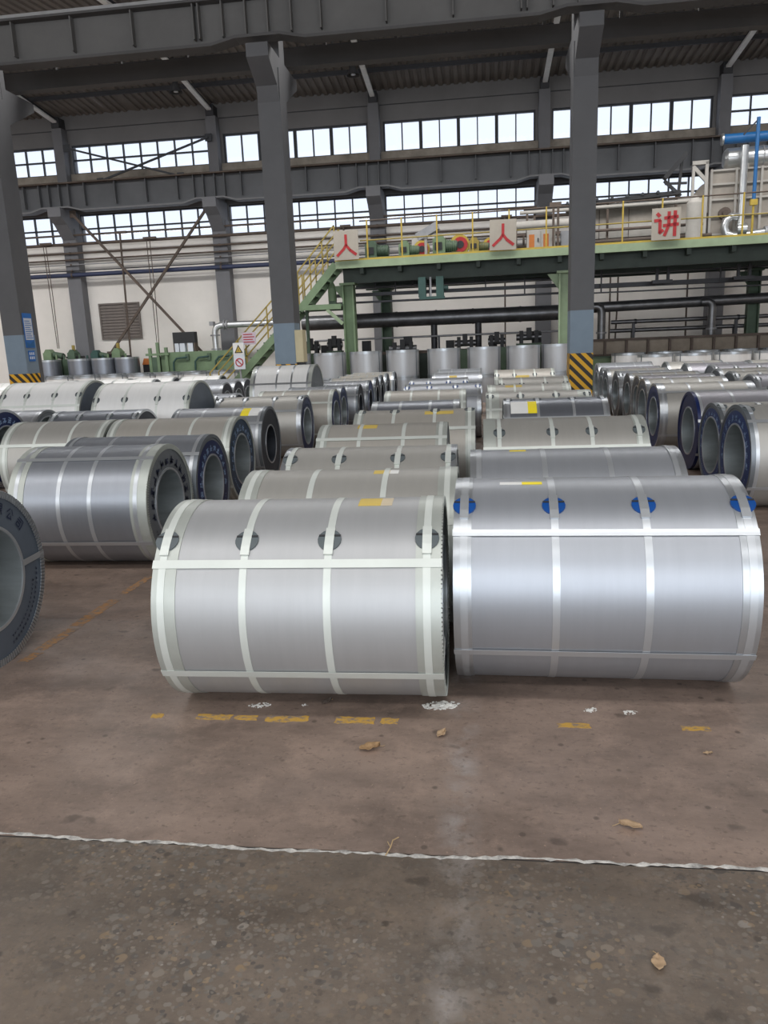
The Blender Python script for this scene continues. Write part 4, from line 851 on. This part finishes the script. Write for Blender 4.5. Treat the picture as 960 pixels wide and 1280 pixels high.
# things hung or run under the platform
t = thing('suspended_machine', 'teal hanging frame of two boxes under the platform', 'machine', (-1.26, 21.25, 0))
for k in (-.35, .13): MB().box(k, k+.2, -.1, .2, 2.78, 3.3).build('side_box', 'teal', t)
MB().box(-.33, .35, -.12, .22, 2.72, 2.79).build('bottom_plate', 'teal', t); MB().box(-.05, .0, 0, .05, 2.79, 3.3).build('rod', 'pipe_grey', t); MB().cyl((.33, .05, 3.0), (.45, .05, 3.0), .07, 10).build('knob', 'teal', t, 40)
t = thing('exhaust_duct', 'thick dark steel duct running under the platform left of the striped column', 'duct', (-5.4, 23.6, 2.3))
MB().cyl((0, 0, 0), (7.9, 0, 0), .22, 20).build('duct_run', 'duct_steel', t, 40)
for q in (1.3, 2.9, 4.1, 5.2, 6.6): MB().cyl((q, 0, 0), (q+.05, 0, 0), .235, 20).build('joint_band', 'duct_steel', t, 40)
for q in (4.05, 5.38): MB().cyl((q, 0, -.2), (q, 0, -2.3), .1, 14).build('leg_pipe', 'pipe_black', t, 40)
t = thing('exhaust_duct', 'dark duct with two elbows right of the striped column', 'duct', (2.6, 23.6, 2.38))
MB().cyl((0, 0, 0), (8, 0, .1), .15, 18).build('duct_run', 'duct_steel', t, 40)
for q in (.95, 4.03):
    e = MB().path([(q-.3, -.2, .02), (q-.12, -.22, .03), (q-.03, -.22, -.03), (q, -.22, -.14), (q, -.22, -.4), (q, -.22, -2.36)], .115, 14).build('elbow', 'duct_steel', t, 50)
    MB().cyl((q, -.22, -.75), (q, -.22, -.7), .15, 14).build('flange', 'pipe_grey', e, 40)
for z, lab in ((1.95, 'upper thin steel pipe below the elbowed duct'), (1.70, 'lower thin steel pipe below the elbowed duct')):
    t = pipe_x('steel_pipe', lab, 'pipe', 3.9, 10, 23.9-(z-1.7)*.6+.1, z, .06, 'duct_steel', (4.6, 7.5), 'pipe_black')
    for q in (-2.4, .5): MB().box(q-.04, q+.04, -.04, .04, -z, -.05).build('prop', 'pipe_black', t)
t = pipe_x('steel_pipe', 'thin pale pipe below the thick duct', 'pipe', -5, 2.6, 23.37, 1.76, .03, 'pipe_grey')
for q in (-3, 0, 3): MB().box(q-.03, q+.03, -.03, .03, -1.76, 0).build('prop', 'pipe_black', t)
def tray(label, x0, x1, y, z, h, m, hang):
    t = thing('cable_tray', label, 'cable tray', (x0, y, z), 0, 'trays under the platform')
    L = x1-x0
    MB().box(0, L, -.12, -.1, 0, h).build('side_rail', m, t); MB().box(0, L, .1, .12, 0, h).build('side_rail', m, t); MB().box(0, L, -.1, .1, 0, .012).build('tray_floor', m, t)
    hm = MB().box(-.018, .018, -.018, .018, 0, PT-.08-z).mesh('hanger', 'pipe_black')
    for q in hang: part('hanger', hm, t, (q-x0, -.13, 0))
tray('upper thin tray under the platform left of the striped column', -4.3, 2.6, 23.0, 3.2, .04, 'pipe_black', (-3.0, -1.9, -.1, 1.0, 2.0))
tray('middle dark tray under the platform left of the striped column', -4.3, 2.6, 22.9, 2.98, .09, 'pipe_black', (-2.4, .2))
tray('lowest dark tray under the platform left of the striped column', -4.3, 2.6, 22.8, 2.78, .05, 'pipe_black', (-1.4, 1.3))
tray('thin tray high under the platform right of the striped column', 2.7, 10, 22.9, 3.25, .03, 'pipe_black', (3.9, 5.9, 7.2))
tray('thick dark tray under the platform right of the striped column', 2.7, 10, 22.8, 2.88, .12, 'pipe_black', (4.9, 6.6))
tray('thin lower tray under the platform right of the striped column', 2.7, 10, 22.7, 2.74, .03, 'pipe_black', (3.4, 8.2))
for x, lab in ((4.95, 'black twin hanger frame under the right part of the platform'), (7.05, 'black hanging bracket near the dark green post')):
    t = thing('hanger_frame', lab, 'bracket', (x, 22.2, 0))
    for k in (-.17, .12): MB().box(k, k+.07, -.04, .04, 2.95, 3.25).box(k, k+.07, -.04, .04, 3.25, 3.3).build('rod', 'pipe_black', t)
    MB().box(-.26, .26, -.08, .08, 2.9, 2.99).build('foot', 'pipe_black', t)
# dark equipment behind the upright coils
for i, (x, w, h) in enumerate(((-4.9, .5, 1.75), (-4.2, .45, 1.8), (-2.2, .8, 1.62), (-.4, .6, 1.7), (.5, .5, 1.72), (1.4, .7, 1.8))):
    t = thing('roller_stand', 'dark roller stand %s from the left behind the two tier coils' % ordn[i], 'machine', (x, 22.4, 0), 0, 'roller stands under the platform')
    MB().box(-w/2, w/2, -.2, .2, 0, h-.35).build('base', 'green_dark', t)
    for k in (-.6, .6): MB().box(k*w/2-.05, k*w/2+.05, -.12, .12, h-.35, h).build('bearing_block', 'black', t)
    MB().cyl((-w/2, 0, h-.18), (w/2, 0, h-.18), .09, 12).build('roller', 'duct_steel', t, 40); MB().box(-.07, .07, -.15, -.05, h-.2, h+.08).build('actuator', 'black', t)
t = thing('bath_tank', 'long dark bath tank behind the two tier coils under the platform', 'tank', (-5.3, 22.75, 0))
MB().box(0, 7.7, 0, .5, 0, 1.28).build('tank_wall', 'green_black', t); MB().box(-.05, 7.75, -.06, .56, 1.28, 1.36).build('rim', 'furnace_dark', t)
rm = MB().box(-.04, .04, -.07, 0, 0, 1.28).mesh('rib', 'green_dark')
for k in range(11): part('rib', rm, t, (.2+k*.73, 0, 0))
for k in range(6):
    q = .7+k*1.25; MB().box(q-.12, q+.12, .1, .4, 1.36, 1.62+.08*(k % 3)).build('roll_bearing', 'black', t)
# brown trough at right
t = thing('process_trough', 'long brown ribbed trough at the foot of the pipes on the right', 'trough', (2.9, 23.0, 0))
MB().box(0, 7.5, 0, .35, 0, 1.42).build('wall_plate', 'trough', t); MB().box(-.05, 7.5, -.08, .43, 1.42, 1.48).build('rim', 'furnace_dark', t); MB().box(0, 7.5, -.05, 0, 1.0, 1.05).build('mid_rail', 'furnace_dark', t)
rm = MB().box(-.03, .03, -.09, 0, 0, 1.42).mesh('rib', 'furnace_dark')
for k in range(13): part('rib', rm, t, (.1+k*.6, 0, 0))
t = thing('green_base', 'low green base block right of the striped column', 'machine', (3.6, 22.55, 0))
MB().box(-.7, .55, 0, .35, 0, .95).build('block', 'green', t); MB().box(-.7, .55, -.05, .35, .95, 1.0).build('top_plate', 'green_dark', t)

# ------------------------------------------------------------------ signs, boxes and lamps
t = thing('switch_box', 'cream switch box on the right side of the middle column', 'box', (NEAR0-BAYN+.2185, 14.96, 1.3))
MB().box(0, .16, 0, .3, 0, .62).build('body', 'box_cream', t); MB().box(.01, .15, -.012, 0, .02, .6).build('door', 'box_cream', t); MB().box(.02, .14, .05, .25, -.28, 0).build('cable_entry', 'black', t)
cx = NEAR0-2*BAYN+.2165
t = thing('notice_board', 'blue and white notice on the side of the left column', 'sign', (cx, 15.06, 1.52))
MB().box(0, .012, 0, .32, .28, .98).build('panel', 'sign_blue', t); MB().box(.012, .014, .02, .30, .44, .88).build('white_sheet', 'sign_white', t)
b = MB()
for k in range(9): b.box(.014, .0155, .04, .28-.03*(k % 3), .47+k*.043, .485+k*.043)
o = b.build('text_lines', 'sign_blue', t); o['kind'] = 'stuff'
MB().prism([(.02, .30), (.02, .40), (.16, .36), (.30, .43), (.30, .30)], 'x', .012, .0145).build('wave_band', 'blue_paint', t)
p = MB().box(0, .012, .05, .27, 0, .22).build('lower_plate', 'sign_blue', t)
b = MB()
for r_ in (.045, .13):
    for q in range(3): b.box(.012, .0135, .07+q*.065, .11+q*.065, r_, r_+.055)
o = b.build('lettering', 'sign_white', p); o['kind'] = 'stuff'
t = thing('safety_sign', 'white safety sign with yellow triangle and red circle at the stair foot', 'sign', (-6.72, 21.1, 0))
MB().box(-.16, .16, 0, .02, 1.05, 1.78).build('panel', 'sign_white', t); MB().box(-.02, .02, .02, .06, 0, 1.7).build('stake', 'pipe_grey', t)
MB().box(-.15, .15, -.004, 0, 1.46, 1.76).build('warning_field', 'label_white', t)
MB().prism([(-.12, 1.5), (.12, 1.5), (0, 1.73)], 'y', -.008, -.004).build('warning_triangle', 'black', t); MB().prism([(-.08, 1.525), (.08, 1.525), (0, 1.68)], 'y', -.011, -.008).build('triangle_field', 'yellow', t)
MB().prism([(-.012, 1.6), (.012, 1.6), (.006, 1.555), (-.006, 1.555)], 'y', -.013, -.011).build('warning_mark', 'black', t)
b = MB(); n = 24
for k in range(n):
    a0, a1 = 2*pi*k/n, 2*pi*(k+1)/n; q = [(r_*cos(a), 1.24+r_*sin(a)) for r_, a in ((.12, a0), (.12, a1), (.09, a1), (.09, a0))]; b.prism(q, 'y', -.006, -.001)
b.bar((-.08, -.004, 1.32), (.08, -.004, 1.16), .005, .028).build('prohibition_ring', 'red', t)
t = thing('lilac_sign', 'pale lilac notice on the lower stair rail', 'sign', (-6.45, 21.28, 1.72))
MB().box(-.2, .2, 0, .012, 0, .34).build('panel', 'sign_lilac', t)
b = MB()
for k in range(4): b.box(-.16, .16-.05*(k % 2), -.003, 0, .06+k*.07, .085+k*.07)
o = b.build('text_lines', 'red', t); o['kind'] = 'stuff'
for i, (x, y, z) in enumerate(((-8.95, 24.0, 9.2), (-3.55, 24.0, 9.25), (2.05, 23.5, 9.45))):
    t = thing('pendant_lamp', 'dark bell lamp hanging under the roof %s' % ('left of the middle column', 'right of the middle column', 'left of the striped column')[i], 'lamp', (x, y, z), 0, 'pendant lamps')
    MB().cyl((0, 0, .5), (0, 0, 1.15), .015, 6).build('cord', 'lamp_dark', t); MB().cyl((0, 0, .28), (0, 0, .5), .08, 12).build('ballast', 'lamp_dark', t, 40)
    MB().cyl((0, 0, .0), (0, 0, .28), .2, 18, .07, False).build('shade', 'lamp_dark', t, 60); MB().cyl((0, 0, .02), (0, 0, .12), .07, 12, .05).build('bulb', 'sign_white', t, 60)

# ------------------------------------------------------------------ litter on the floor
def leaf(label, x, y, L, Wd, rz, m, curl):
    b = MB(); n = 8; rows = []
    for i in range(n+1):
        u = i/n; w = Wd*sin(pi*min(1, u*1.02+.02))**.7*(1+.15*sin(i*2.3))
        rows.append([(L*(u-.5), w*.5*s_, .004+curl*abs(s_)*(.6+.4*u)+curl*.8*(u-.4)**2+.002*sin(i*1.7+s_)) for s_ in (-1, -.5, 0, .5, 1)])
    for rr4 in rows: b.v += rr4
    for i in range(n):
        for j in range(4): b.f.append((i*5+j, i*5+j+1, (i+1)*5+j+1, (i+1)*5+j))
    t = thing('dry_leaf', label, 'leaf', (x, y, 0), rz, 'dry leaves on the floor'); o = b.build('blade', m, t, 60)
    sm_ = o.modifiers.new('thick', 'SOLIDIFY'); sm_.thickness = .0012
    MB().path([(L*.45, 0, .006+curl*.3), (L*.62, .004, .004), (L*.75, .012, .003)], .0012, 5).build('stalk', 'twig', t)
leaf('large curled brown leaf in front of the left coil', -.452, 2.712, .085, .05, 20, 'leaf_brown', .018)
leaf('pale tan leaf lying right on the floor before the seam', .474, 2.272, .075, .035, 165, 'leaf_tan', .016)
leaf('small brown leaf near the gap between the front coils', -.172, 2.84, .06, .035, 60, 'leaf_tan', .012)
leaf('dark leaf under the edge of the left coil', -.705, 3.10, .06, .025, 50, 'rust_brown', .012)
leaf('tiny pale leaf far right on the floor', .848, 2.748, .035, .016, 10, 'leaf_tan', .006)
leaf('reddish leaf on the near slab at right', .438, 1.71, .05, .035, 80, 'leaf_tan', .006)
t = thing('dry_twig', 'thin bent dry twig lying across the slab joint', 'twig', (-.30, 2.12, 0))
MB().path([(-.012, -.045, .004), (0, -.01, .008), (.004, .02, .012), (.02, .045, .006)], .0022, 5).build('stem', 'twig', t); MB().path([(0, -.01, .008), (-.012, .012, .012)], .0015, 5).build('side_shoot', 'twig', t)
def crumbs(label, x, y, rx, ry, n, m, smax=.014):
    r = random.Random(int(x*1000)); b = MB()
    for k in range(n):
        a = r.uniform(0, 2*pi); q = sqrt(r.random()); px, py = rx*q*cos(a), ry*q*sin(a)+.25*ry*q*cos(a); s_ = r.uniform(.3, 1)*smax*(1.1-q*.6); h_ = s_*r.uniform(.25, .6); rot = r.uniform(0, 3)
        pts = [(px+s_*cos(rot+j*2*pi/5)*r.uniform(.6, 1), py+s_*sin(rot+j*2*pi/5)*r.uniform(.6, 1)) for j in range(5)]
        b.prism(pts, 'z', 0, h_)
    o = b.build('plaster_crumbs', m, None, None, (x, y, .001)); tag(o, label, 'debris', 'plaster crumbs'); o['kind'] = 'stuff'
crumbs('heap of white plaster crumbs before the right end of the left coil', -.185, 3.10, .085, .04, 150, 'plaster')
crumbs('flat patch of white crumbs before the left coil', -1.007, 3.064, .05, .025, 60, 'plaster', .01)
crumbs('left of two white crumb spots before the right coil', .459, 3.086, .028, .022, 30, 'plaster', .01)
crumbs('right of two white crumb spots before the right coil', .62, 3.071, .035, .018, 30, 'plaster', .01)
crumbs('tiny white crumbs between the leaf and left coil', -.80, 3.075, .018, .01, 10, 'plaster', .008)
